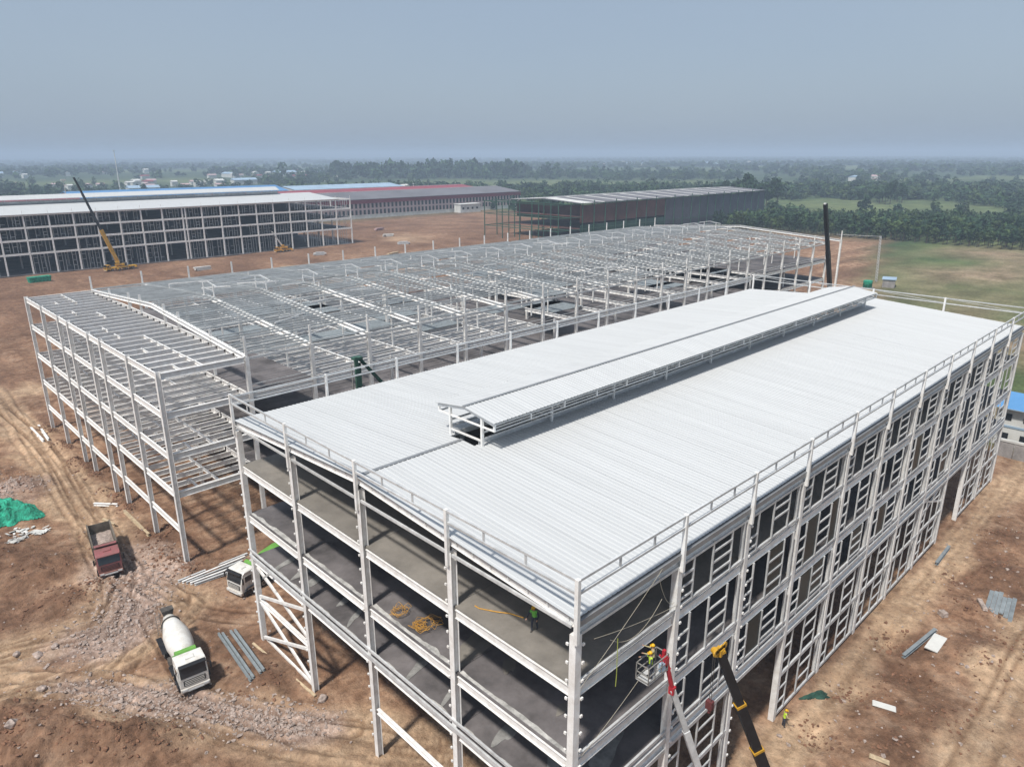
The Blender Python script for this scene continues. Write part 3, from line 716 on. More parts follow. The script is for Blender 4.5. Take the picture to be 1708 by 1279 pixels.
# eave rails on the side facing the finished roof
er = []
for i in range(1, 20):
    for z in (24.4,): 
        if i > 7: er.append(((XB[i], B0, z), (XB[i+1], B0, z), .07, .08))
    er.append(((XB[i], B0-.05, 22.95), (XB[i+1], B0-.05, 22.95), .14, .26))
    er += [((XB[i], B0-.1, LB[2]+1.1), (XB[i+1], B0-.1, LB[2]+1.1), .07, .08), ((XB[i], B0-.1, LB[2]+.6), (XB[i+1], B0-.1, LB[2]+.6), .07, .08)]
emit(Bd, 'eave_rail', 'galv', er)

# ------------------------------------------------------------------ roofed frame across the site
YC0, YC1 = 323.0, 384.0; XC = [-40+8.77*i for i in range(27)]
Cd = thing('roofed_steel_frame', 'far four storey grey steel frame under a long white roof behind the crane', 'building', (80, YC0, 0))
c = []; bb = []; mm = []; rr = []
LC = (8.6, 13.9, 18.8, 23.6)
MB().box((XC[13]-80, 31, .1), (230, 64, .3)).build('ground_slab', 'concrete_damp_shaded', Cd)
for i in range(26): MB().box(((XC[i]+XC[i+1])/2-80, 60.6, 11.7), (8.7, .2, 23.2)).build('wall_sheet', 'darkwall', Cd)
for i, x in enumerate(XC):
    c.append(((x, YC0, -.4), (x, YC0, 23.6), .55, .5)); c.append(((x, YC1, -.4), (x, YC1, 23.6), .5, .5))
    c.append(((x, YC0+20, -.4), (x, YC0+20, 23.6), .5, .5))
    if i == 16: c.append(((x+1.4, YC0, -.4), (x+1.4, YC0, 23.6), .5, .5))
    c.append(((x, YC0-.1, 23.6), (x, YC0-.1, 25.1), .14, .14))
    if i+1 < len(XC):
        for z in LC: bb.append(((x, YC0-.05, z-.35), (XC[i+1], YC0-.05, z-.35), .35, .75 if z < 20 else .5))
        w = XC[i+1]-x
        for s, (za, zb) in enumerate(zip((0,)+LC[:3], LC)):
            if (i*3+s) % 7 == 3: continue
            for f in (.12, .30, .42, .60, .72, .88):
                if random.random() < .85: mm.append(((x+w*f, YC0+1.5, za+.2), (x+w*f, YC0+1.5, zb-.5), .16, .16))
            for f0, f1 in ((.12, .3), (.42, .6), (.72, .88)):
                for q in range(1, 4):
                    if random.random() < .6: rr.append(((x+w*f0, YC0+1.5, za+(zb-za)*q/4), (x+w*f1, YC0+1.5, za+(zb-za)*q/4), .12, .14))
for y in (YC0+20, YC0+40, YC1):
    for z in LC: bb.append(((XC[-1], y-19.5, z-.35), (XC[-1], y, z-.35), .35, .6))
emit(Cd, 'column', 'steel', c, 'box'); emit(Cd, 'beam', 'steel', bb); emit(Cd, 'mullion', 'purlin', mm); emit(Cd, 'transom', 'purlin', rr)
xm = (XC[0]+XC[-2])/2; wl = XC[-2]-XC[0]
for z in LC[:3]: MB().box((xm-80+4, 30.5, z-.05), (wl+8, 60, .14)).build('floor_slab', 'concrete_damp_shaded', Cd)
MB().prism([(-.6, 23.7), (30.5, 26.1), (61.6, 23.7), (61.6, 23.5), (30.5, 25.85), (-.6, 23.5)], XC[0]-80, XC[-2]-80+2).build('roof', 'roof', Cd)
cm = MB(); 
cm.prism([(26.2, 28.1), (30.5, 29.7), (34.8, 28.1), (34.8, 27.95), (30.5, 29.55), (26.2, 27.95)], XC[0]-80, XC[-4]-80)
cv = cm.build('ridge_vent', 'roof', Cd)
for i in range(len(XC)-4): MB().box(((XC[i]+XC[i+1])/2-80, 28.5, 26.75), (8.3, .1, 1.1)).build('vent_louvre', 'purlin', cv)
q = [((x, YC0+30.5+s*2.3, 25.7), (x, YC0+30.5+s*2.3, 28.3), .22, .22) for x in XC[:-3] for s in (-1, 1)]+[((x+4.3, YC0+30.5-2.3, 25.7), (x+4.3, YC0+30.5-2.3, 28.3), .14, .14) for x in XC[:-4]]
emit(cv, 'vent_post', 'galv', q)
q = [((XC[0], YC0+30.5+s*2.3, z), (XC[-4], YC0+30.5+s*2.3, z), .12, .25) for s in (-1, 1) for z in (26.3, 27.9)]
emit(cv, 'vent_rail', 'galv', q)

# ------------------------------------------------------------------ green framed hall
D = thing('green_framed_hall', 'long dark hall with green steel posts and white strips on its roof', 'building', (275, 240, 0))
YD0, YD1, XD0, XD1 = 240.0, 298.0, 280.0, 486.0
c = []; bb = []
for i in range(24):
    x = 262+i*9.75
    for y in (YD0, YD1)+((YD0+29,) if i < 3 else ()): c.append(((x, y, -.3), (x, y, 20.4+(1.2 if i % 2 else .2)), .4, .4))
    if i < 2:
        for y in (YD0+14.5, YD0+43): c.append(((x, y, -.3), (x, y, 20.5), .4, .4))
    if i < 23:
        for z in ((6.6, 13.2, 20.2) if i < 2 else (6.6, 20.2)): bb.append(((x, YD0, z), (x+9.75, YD0, z), .25, .35)); bb.append(((x, YD1, z), (x+9.75, YD1, z), .25, .35))
for x in (262, 271.75):
    for z in (6.6, 13.2, 20.2): bb.append(((x, YD0, z), (x, YD1, z), .25, .35))
emit(D, 'post', 'dgreen', c); emit(D, 'beam', 'dgreen', bb)
ox, oy = 275, 240
MB().box(((XD0+XD1)/2-ox, .55, 14.6), (XD1-XD0, .2, 9.6)).build('wall', 'maroon', D)
MB().box(((360+XD1)/2-ox, .40, 10.0), (XD1-360, .12, 18.6)).build('wall_sheet', 'darkwall', D)
MB().box((XD0+8-ox, 29, 14.6), (.2, 57, 8.6)).build('gable_wall', 'maroon', D)
for z in (6.6, 13.0): MB().box(((XD0+XD1)/2-ox, 29, z), (XD1-XD0, 56.5, .18)).build('floor_slab', 'maroon', D)
ndh = MB().box(((XD0+360)/2-ox, .45, 5.0), (80, .06, 7.5)); ndh.build('safety_net', 'net_dark', D)
rd = MB().prism([(-.5, 20.3), (29, 22.0), (58.5, 20.3), (58.5, 20.1), (29, 21.75), (-.5, 20.1)], XD0-ox, XD1-ox).build('roof', 'shedgrey', D)
for i in range(12):
    x = XD0+2+i*17-ox
    if x > XD1-ox-3: break
    w = 9 if i == 0 else 2.4
    MB().prism([(.2, 20.40), (29, 22.06), (57.5, 20.42), (57.5, 20.36), (29, 22.01), (.2, 20.35)], x, x+w).build('skylight_strip', 'render', rd)
MB().box(((XD0+XD1)/2-ox, 29, 22.1), (XD1-XD0, .9, .16)).build('ridge_cap', 'render', rd)

# ------------------------------------------------------------------ sheds and houses further off
def shed(name, label, cat, x0, x1, y0, y1, eave, ridge, wall, roof, fascia=None, wins=0, rows=1, group=None, wmat='glass', axis_x=True, strip=None):
    t = thing(name, label, cat, ((x0+x1)/2, (y0+y1)/2, 0), 0, group); a = (x1-x0)/2; d = (y1-y0)/2
    if axis_x:
        MB().prism([(-d, -2), (-d, eave), (0, ridge-.3), (d, eave), (d, -2)], -a, a).build('wall', wall, t)
        rf = MB().prism([(-d-.6, eave-.05), (0, ridge), (d+.6, eave-.05), (d+.6, eave+.25), (0, ridge+.3), (-d-.6, eave+.25)], -a-.5, a+.5).build('roof', roof, t)
    else:
        q = MB().prism([(-a, -2), (-a, eave), (0, ridge-.3), (a, eave), (a, -2)], -d, d); q.v = [(y, -x, z) for x, y, z in q.v]; q.build('wall', wall, t)
        q = MB().prism([(-a-.6, eave-.05), (0, ridge), (a+.6, eave-.05), (a+.6, eave+.25), (0, ridge+.3), (-a-.6, eave+.25)], -d-.5, d+.5); q.v = [(y, -x, z) for x, y, z in q.v]; rf = q.build('roof', roof, t)
    if strip: MB().box((0, 0, ridge+.35), (2*a, .8, .3) if axis_x else (.8, 2*d, .3)).build('ridge_cap', strip, rf)
    if fascia: MB().box((0, -d-.12, eave-1.5), (2*a, .2, 3.0)).build('fascia', fascia, t)
    if wins:
        w = 2*a/wins
        for r in range(rows):
            zc_ = (eave-(2.2 if fascia else 0))*(r+.5)/rows
            for i in range(wins):
                MB().box((-a+w*(i+.5), -d-.02, zc_), (w*.5, .12, (eave-2.2)/rows*.72)).build('window', wmat, t)
    return t
shed('factory_shed', 'long pale factory shed with red fascia, window rows and grey roof', 'building', 150, 470, 478, 545, 12.2, 16.2, 'shedwall', 'shedgrey', 'shedred', 84, 2, strip='render')
shed('storage_shed', 'wide dull red roofed shed behind the pale factory shed', 'building', 215, 500, 560, 640, 11, 14.5, 'shedwall', 'shedred', 'shedred', strip='render')
shed('storage_shed', 'blue roofed shed with pale blue stripe beyond the white roof', 'building', 140, 330, 665, 720, 12, 16.5, 'shedwall', 'blueroof', 'shedred', strip='pblue')
shed('storage_shed', 'pale blue and white shed beside the blue roofed one', 'building', 338, 470, 665, 720, 12, 15, 'render', 'pblue')
shed('red_striped_shed', 'white shed with red upright bands by the mast', 'building', 85, 138, 640, 690, 13, 15.5, 'render', 'shedred', None, 16, 1, wmat='shedred')
shed('storage_shed', 'dark red shed with grey roof left of the crane boom', 'building', -150, 62, 470, 545, 12, 15.5, 'shedred', 'shedgrey', 'shedred', strip='render')
shed('storage_shed', 'grey and red roofed shed at the edge behind the white roof', 'building', -200, 20, 580, 640, 11, 15, 'shedwall', 'shedgrey', 'shedred', strip='render')
shed('small_factory', 'small white windowed factory behind the green frame posts', 'building', 420, 500, 556, 590, 9, 10.5, 'render', 'shedwall', None, 14, 1)
wl = thing('boundary_wall', 'long low white boundary wall before the red fascia shed', 'wall', (330, 454, 0))
for i in range(20): MB().box((-130+i*13.3, 0, 1.2), (13.1, .3, 2.6)).build('wall_panel', 'render', wl)
MB().box((0, 0, 2.6), (266, .5, .2)).build('coping', 'render', wl)
gh = thing('gatehouse', 'small white flat roofed gatehouse at the boundary wall', 'building', (377, 447, 0))
MB().box((0, 0, 3), (22, 8, 7)).build('wall', 'render', gh); MB().box((0, 0, 6.7), (23, 9, .4)).build('roof', 'render', gh)
for i in range(4): MB().box((-8+i*5, -4.02, 3.4), (2, .1, 1.6)).build('window', 'glass', gh)
# site cabins right of the near building
pc = thing('site_cabin', 'two storey white cabin with pale blue roof beyond the facade end', 'cabin', (114, -6, 0), 0)
MB().box((0, 0, 3.2), (8, 20, 6.6)).build('wall', 'render', pc)
MB().prism([(-10.6, 6.4), (10.6, 6.4), (10.6, 6.55), (-10.6, 6.55)], -5, 5).build('eaves', 'pblue', pc)
q = MB().prism([(-5, 6.55), (0, 8.1), (5, 6.55)], -10.6, 10.6); q.v = [(y, -x, z) for x, y, z in q.v]; q.build('roof', 'blueroof', pc)
for i in range(7):
    for z in (1.6, 4.9): 
        w_ = MB().box((-4.03, -8.4+i*2.8, z), (.1, 1.2, 1.1)).build('window', 'glass', pc)
for z in (3.3,): MB().box((-4.04, 0, z), (.1, 20, .35)).build('band', 'pblue', pc)
bw = thing('block_wall', 'grey blockwork wall with white coping below the cabin', 'wall', (104.4, -5, 0))
for i in range(6): MB().box((0, -7.4+i*2.7, 1.3), (.24, 2.62, 2.7)).build('panel', 'block', bw)
MB().box((0, -.6, 2.75), (.4, 16.3, .35)).build('coping', 'render', bw)

# ------------------------------------------------------------------ vehicles (local: +y forward, ground at z 0)
def wheel(t, x, y, r=.52, w=.3):
    s = 1 if x > 0 else -1
    h = MB().cyl((0, 0, 0), (s*(w/2+.03), 0, 0), .13, .11, 10).build('wheel', 'chassis', t, (x, y, r))
    MB().lathe((-w/2, 0, 0), (w/2, 0, 0), [(0, r*.66), (0, r*.93), (.15, r), (.85, r), (1, r*.93), (1, r*.66)], 18).build('tyre', 'rubber', h)
    MB().lathe((-w/2-.01, 0, 0), (w/2+.01, 0, 0), [(0, r*.2), (.02, r*.62), (.98, r*.62), (1, r*.2)], 14).build('rim', 'rim', h)
def cab(t, y1, paint, z0=.72, top=3.05, hw=1.23, L=2.1, visor='black'):
    y0 = y1-L
    c_ = MB().prism([(y0, z0), (y1-.06, z0), (y1, z0+.25), (y1, z0+1.05), (y1-.30, top-.18), (y1-.55, top), (y0+.15, top), (y0, top-.12)], -hw, hw).build('cab', paint, t, bevel=.07)
    MB().prism([(y1+.03, z0+1.12), (y1-.245, top-.26), (y1-.285, top-.24), (y1-.01, z0+1.12)], -hw+.13, hw-.13).build('windscreen', 'glass', c_)
    MB().box((0, y1+.02, z0+.62), (hw*1.5, .06, .52)).build('grille', 'black', c_)
    for i in range(3): MB().box((0, y1+.055, z0+.46+i*.16), (hw*1.35, .03, .045)).build('grille_bar', paint, c_)
    MB().box((0, y1-.02, z0-.06), (hw*2, .34, .36)).build('bumper', paint, c_, bevel=.04)
    MB().box((0, y1+.16, z0-.12), (hw*1.1, .03, .16)).build('number_plate', 'lamp', c_)
    for s in (-1, 1):
        MB().box((s*(hw-.32), y1+.15, z0-.0), (.42, .05, .19)).build('headlight', 'lamp', c_)
        d_ = MB().box((s*(hw+.005), y0+1.12, z0+.95), (.04, 1.05, 1.8)).build('door', paint, c_)
        MB().box((s*(hw+.022), y0+1.15, z0+1.48), (.03, .85, .66)).build('door_window', 'glass', d_)
        MB().box((s*(hw+.03), y0+.75, z0+.98), (.05, .16, .05)).build('handle', 'black', d_)
        MB().box((s*(hw+.26), y1-.06, z0+1.55), (.16, .1, .62)).bar((s*hw, y1-.15, z0+1.9), (s*(hw+.26), y1-.06, z0+1.85), .04).build('mirror', 'black', c_)
        MB().box((s*(hw-.04), y1-.72, z0-.12), (.32, .9, .42)).build('step', 'black', c_)
    MB().box((0, y1-.12, top-.1), (hw*1.85, .38, .1), Matrix.Rotation(-.25, 3, 'X')).build('sun_visor', visor, c_)
    MB().box((0, y0+.95, top+.05), (.8, .6, .1)).build('roof_hatch', paint, c_, bevel=.03)
    return c_
def mixer(label, loc, rz, drum='white', group=None):
    t = thing('mixer_truck', label, 'truck', loc, rz, group)
    ch = MB(); [ch.box((s*.42, -.3, .95), (.14, 9.0, .28)) for s in (-1, 1)]; [ch.box((0, y, .92), (.9, .14, .2)) for y in (-4.3, -2.5, -.6, 1, 2.4, 4)]
    ch.box((0.95, .6, .85), (.6, 1.3, .6)); ch.box((-.95, .6, .85), (.6, 1.1, .55)); ch.build('chassis', 'chassis', t)
    cab(t, 4.85, 'white')
    MB().lathe((0, 2.25, 2.0), (0, -3.9, 2.75), [(0, .45), (.03, .75), (.14, 1.02), (.34, 1.19), (.56, 1.17), (.78, .86), (.93, .60), (1, .52)], 24).build('drum', drum, t, smooth=True)
    MB().lathe((0, -3.0, 2.64), (0, -3.15, 2.66), [(0, .80), (.2, .86), (.8, .84), (1, .76)], 24).build('drum_ring', 'chassis', t)
    MB().cyl((-.9, 2.35, 2.75), (.9, 2.35, 2.75), .32, .32, 14).build('water_tank', 'green', t, smooth=False)
    MB().box((0, 2.3, 1.9), (2.2, .12, 1.6)).build('front_pedestal', 'green', t)
    r_ = MB(); r_.bar((-.8, -3.3, 1.0), (-.55, -3.5, 2.6), .14).bar((.8, -3.3, 1.0), (.55, -3.5, 2.6), .14).bar((-.6, -3.5, 2.2), (.6, -3.5, 2.2), .12).build('rear_pedestal', 'chassis', t)
    MB().box((0, -4.1, 3.35), (.75, .55, .7), None, (1.5, 1.45)).build('hopper', 'chassis', t)
    MB().prism([(-4.0, 2.45), (-4.15, 2.6), (-5.0, 1.35), (-4.85, 1.25)], -.25, .25).build('chute', 'rim', t)
    ld = MB(); [ld.bar((x, -4.35, 1.0), (x, -4.45, 3.4), .04) for x in (.7, 1.05)]; [ld.bar((.7, -4.38, 1.2+i*.3), (1.05, -4.38, 1.2+i*.3), .03) for i in range(7)]; ld.build('ladder', 'rim', t)
    for x in (-1.05, 1.05):
        for y in (3.75, 1.95, -1.75, -3.1):
            rear = y < 0; wheel(t, x*(.93 if rear else 1), y, .52, .5 if rear else .3)
            MB().prism([(y-.72, .95), (y-.5, 1.17), (y+.5, 1.17), (y+.72, .95), (y+.66, .92), (y+.46, 1.12), (y-.46, 1.12), (y-.66, .92)], x*(1.14)-.25, x*1.14+.25).build('mudguard', 'black', t)
    return t
def dumper(label, loc, rz):
    t = thing('dump_truck', label, 'truck', loc, rz)
    ch = MB(); [ch.box((s*.42, -.2, .98), (.14, 9.2, .3)) for s in (-1, 1)]; [ch.box((0, y, .95), (.9, .14, .2)) for y in (-4, -2, 0, 2)]; ch.build('chassis', 'chassis', t)
    cab(t, 4.7, 'red', top=2.95, visor='red')
    bd = MB().box((0, -1.2, 1.42), (2.4, 6.6, .14)).build('bed', 'rust', t)
    for s in (-1, 1):
        MB().box((s*1.2, -1.2, 2.15), (.09, 6.6, 1.4)).build('bed_side', 'rust', bd)
        for i in range(8): MB().box((s*1.28, -4.3+i*.9, 2.15), (.08, .1, 1.36)).build('rib', 'rust', bd)
        MB().box((s*1.22, -1.2, 2.88), (.16, 6.65, .1)).build('top_rail', 'rust', bd)
    MB().box((0, 2.08, 2.3), (2.4, .1, 1.7)).build('headboard', 'rust', bd)
    MB().prism([(2.05, 3.12), (2.75, 3.2), (2.75, 3.14), (2.05, 3.05)], -1.15, 1.15).build('cab_guard', 'red', bd)
    MB().box((0, -4.5, 2.1), (2.4, .1, 1.3)).build('tailgate', 'rust', bd)
    g_ = MB(); n = 9; vs = []; fs = []
    for i in range(n):
        for j in range(n):
            u, v = i/(n-1)*2-1, j/(n-1)*2-1; vs.append((u*1.13, -1.2+v*3.2, 1.5+.35*(1-u*u)*(1-v*v)+random.uniform(0, .1)))
    for i in range(n-1):
        for j in range(n-1): fs.append((i*n+j, (i+1)*n+j, (i+1)*n+j+1, i*n+j+1))
    g_.add(vs, fs).build('load', 'stone', t)
    for x in (-1.02, 1.02):
        for y in (3.55, 1.75, -2.0, -3.4): wheel(t, x*(.93 if y < 0 else 1), y, .54, .5 if y < 0 else .3)
    return t
TX = (-7.0, 42.9)
mixer('white drum concrete mixer truck with green tank on open earth', (-7.15, 42.2, gzs(-7.15, 42.2)+.02), math.atan2(-1, -.12)-PI/2)
mixer('white cabbed mixer truck with green drum behind the brace tower', (5.9, 50.7, gzs(5.9, 50.7)+.02), math.atan2(-.25, -.97)-PI/2, 'green')
dumper('faded red dump truck with an empty looking tipper bed', (-6.6, 67.4, gzs(-6.6, 67.4)+.03), math.atan2(-1, -.16)-PI/2)

def telescope(t, p0, p1, secs, ring=None):
    """secs: list of (fraction start, fraction end, width, height, material); ring: material of collar bands"""
    p0 = Vector(p0); p1 = Vector(p1)
    for a, b_, w, h, mt in secs:
        MB().bar(p0.lerp(p1, a), p0.lerp(p1, b_), w, h).build('boom_section', mt, t, bevel=.03)
        if ring: MB().bar(p0.lerp(p1, b_-.006), p0.lerp(p1, b_+.003), w*1.1, h*1.1).build('boom_collar', ring, t)
def carrier(t, L, paint, cabp, axles=4):
    MB().box((0, 0, 1.15), (2.5, L, .5)).build('carrier', paint, t, bevel=.05)
    cab(t, L/2+.9, cabp, .6, 2.6, 1.22, 1.9)
    for i in range(axles):
        y = L/2-1.4-i*(L-3.2)/(axles-1)
        for x in (-1.08, 1.08): wheel(t, x, y, .55, .34)
    for y in (L*.22, -L*.42):
        for s in (-1, 1):
            o_ = MB().box((s*1.9, y, .95), (1.7, .34, .34)).build('outrigger', paint, t); MB().cyl((s*2.6, y, .02), (s*2.6, y, 1.0), .1, .1, 8).cyl((s*2.6, y, 0), (s*2.6, y, .08), .32, .32, 12).build('jack', 'chassis', o_)
def truck_crane(label, loc, rz, piv, tip, secs, ring, paint, L=11, hook=None, hookmat='yellow', group=None):
    t = thing('truck_crane', label, 'crane', loc, rz, group)
    inv = (Matrix.Translation(loc) @ Matrix.Rotation(rz, 4, 'Z')).inverted()
    p0 = inv @ Vector(piv); p1 = inv @ Vector(tip)
    carrier(t, L, paint, paint)
    MB().cyl((p0.x, p0.y, 1.4), (p0.x, p0.y, 1.75), .95, .95, 18).build('slew_ring', 'chassis', t)
    d = Vector((p1.x-p0.x, p1.y-p0.y, 0)).normalized(); sd = Vector((-d.y, d.x, 0)); R = Matrix((sd, d, Vector((0, 0, 1)))).transposed()
    base = Vector((p0.x, p0.y, 0))
    sp = MB().box(base-d*.6+Vector((0, 0, 2.15)), (2.2, 3.4, .8), R).build('superstructure', paint, t, bevel=.06)
    MB().box(base-d*2.6+Vector((0, 0, 2.3)), (2.5, .9, 1.2), R).build('counterweight', 'chassis', sp)
    oc = MB().box(base+sd*.95+d*.6+Vector((0, 0, 2.75)), (.9, 1.6, 1.7), R).build('operator_cab', paint, sp, bevel=.06)
    MB().box(base+sd*.95+d*1.42+Vector((0, 0, 3.0)), (.75, .06, 1.0), R).build('cab_window', 'glass', oc)
    telescope(t, p0, p1, secs, ring)
    fr = p0.lerp(p1, .22); MB().cyl(base+d*.9+Vector((0, 0, 1.9)), fr-Vector((0, 0, .3)), .17, .13, 12).build('lift_cylinder', 'rim', t)
    hd = MB().box(p1, (.42, .42, .4)).cyl(p1-sd*.22+d*.25, p1+sd*.22+d*.25, .2, .2, 12).build('boom_head', hookmat, t)
    if hook:
        hk = Vector((p1.x+d.x*.3, p1.y+d.y*.3, p1.z-hook))
        MB().cyl(p1+d*.3+sd*.1, hk+sd*.1, .018, .018, 5).cyl(p1+d*.3-sd*.1, hk-sd*.1, .018, .018, 5).build('hoist_cable', 'chassis', t)
        MB().box(hk, (.4, .3, .55)).cyl(hk-Vector((0, 0, .3)), hk-Vector((0, 0, .55)), .06, .1, 8).build('hook_block', 'hookred', t)
    return t
loc = (13.9, -8.1, 0.02)
nc = truck_crane('black telescopic crane boom with yellow head beside the lift', loc, -PI/2, (13.7, -7.55, 2.6), (7.8, -4.0, 19.1), [(0, .30, .62, .74, 'black'), (.28, .54, .54, .66, 'black'), (.52, .76, .47, .58, 'black'), (.74, 1, .4, .5, 'black')], 'yellow', 'yellow', 11, 3.6)
# sheave cheeks on the head
inv = nc.matrix_basis.inverted()
q = MB()
for i in range(6):
    c_ = inv @ (Vector((7.75, -4.0, 19.25))+Vector((-.6+i*.2, -.1, .1+.05*(i % 2))))
    q.cyl(c_-Vector((.035, 0, 0)), c_+Vector((.035, 0, 0)), .2, .2, 12)
q.build('sheave', 'yellow', nc)
truck_crane('yellow truck crane with long thin dark boom before the far frame', (68.5, 311.5, 0), PI/2+.2, (67.5, 312, 3.0), (56.8, 312, 37.4), [(0, .40, 1.1, 1.3, 'yellow'), (.38, .62, .75, .9, 'black'), (.60, .82, .65, .8, 'black'), (.80, 1, .55, .7, 'black')], None, 'yellow', 12, None, 'black')
truck_crane('small orange crane with short pale boom under the far frame', (144.8, 316.5, 0), PI/2, (144.2, 316.5, 2.5), (139.5, 316.5, 10.0), [(0, .5, .6, .6, 'render'), (.48, 1, .45, .45, 'render')], None, 'orange', 8, None, 'render')
truck_crane('tall black boom rising behind the finished roof', (156.3, 51.2, 0), -PI/2, (155.9, 50, 2.6), (142.2, 50, 34.9), [(0, .34, 1.0, 1.0, 'black'), (.32, .66, .88, .9, 'black'), (.64, 1, .76, .8, 'black')], None, 'yellow', 12, None, 'render')
# concrete pump with a folded green boom in the lane between the two frames
pt = thing('concrete_pump', 'green folded pump boom in the lane between roof and frame', 'pump truck', (21.5, 50.2, 0), PI/2)
carrier(pt, 10, 'white', 'white')
q = MB().box((-.3, 2.9, 12.6), (.26, .42, 21.5)).build('boom_section', 'dgreen', pt); 
MB().box((.3, 2.2, 12.0), (.26, .4, 21.0)).build('boom_section', 'dgreen', pt)
MB().box((0, 2.6, 23.2), (.8, 1.1, .3)).build('boom_joint', 'dgreen', pt)
MB().bar((0, 2.2, 23.0), (0, -2.2, 17.6), .3, .36).build('boom_section', 'net_dark', pt)
MB().bar((0, -2.2, 17.6), (0, -2.0, 2), .28, .34).build('boom_section', 'net_dark', pt)
MB().cyl((.1, 3.3, 3), (.1, 3.3, 22.5), .08, .08, 8).build('delivery_pipe', 'rim', pt)
MB().cyl((0, 2.6, 1.3), (0, 2.6, 2.6), .7, .6, 12).build('turret', 'chassis', pt)
# boom lift
bl_loc = (13.5, -5.2, 0.02)
BL = thing('boom_lift', 'red and silver boom lift raised against the facade corner', 'boom lift', bl_loc, 0)
off = Vector(bl_loc)
def wl_(p): return Vector(p)-off
bk = Vector((5.35, -1.25, 17.35))                    # basket floor centre
H = Vector((6.85, -1.75, 15.7)); Q = Vector((8.9, -2.85, 9.0))
Bs = H+(Q-H)*((H.z-2.4)/(H.z-Q.z))
MB().box((0, 0, .75), (4.4, 2.2, .5)).build('chassis', 'redp', BL, bevel=.05)
for x in (-1.5, 1.5):
    for s in (-1, 1):
        h_ = MB().cyl((0, -.1*s, 0), (0, .2*s, 0), .15, .15, 10).build('wheel', 'chassis', BL, (x, s*1.1, .5)); MB().lathe((0, -.17, 0), (0, .17, 0), [(0, .32), (0, .46), (.2, .5), (.8, .5), (1, .46), (1, .32)], 16).build('tyre', 'rubber', h_)
MB().box((0.3, 0, 1.35), (3.2, 1.7, .7)).build('turntable', 'redp', BL, bevel=.06)
MB().bar((0.3, 0, 1.7), wl_(Bs), .5, .6).build('boom_riser', 'redp', BL)
telescope(BL, wl_(Bs), wl_(H), [(0, .45, .42, .5, 'galv'), (.43, .75, .35, .42, 'galv'), (.73, 1, .29, .35, 'galv')])
J = Vector((6.3, -1.55, 17.9))
MB().bar(wl_(H), wl_(J), .18, .24).build('jib', 'redp', BL, bevel=.03)
MB().box(wl_(J+Vector((-.1, 0, .1))), (.36, .3, .45)).box(wl_(J+Vector((-.12, .1, .5))), (.2, .18, .5)).bar(wl_(J+Vector((.25, -.15, -.6))), wl_(J+Vector((-.4, .2, .5))), .1).build('jib_knuckle', 'redp', BL)
MB().box(wl_(H+Vector((0, 0, -.05))), (.3, .34, .5)).build('jib_joint', 'redp', BL)
bm_ = MB()
for x in (-.95, .95):
    for y in (-.42, .42): bm_.bar(wl_(bk+Vector((x, y, 0))), wl_(bk+Vector((x, y, 1.1))), .05)
for x in (-.32, .32): bm_.bar(wl_(bk+Vector((x, -.42, 0))), wl_(bk+Vector((x, -.42, 1.1))), .04)
for z in (.12, .55, 1.1):
    for y in (-.42, .42): bm_.bar(wl_(bk+Vector((-.95, y, z))), wl_(bk+Vector((.95, y, z))), .05)
    for x in (-.95, .95): bm_.bar(wl_(bk+Vector((x, -.42, z))), wl_(bk+Vector((x, .42, z))), .05)
kb = MB().box(wl_(bk), (1.9, .86, .06)).build('basket', 'galv', BL); bm_.build('guard_rail', 'rim', BL)
MB().box(wl_(bk+Vector((.55, -.3, .35))), (.35, .25, .5)).build('tool_box', 'pblue', BL)
MB().bar(wl_(J), wl_(bk+Vector((.9, 0, .3))), .2, .25).build('basket_arm', 'redp', BL)

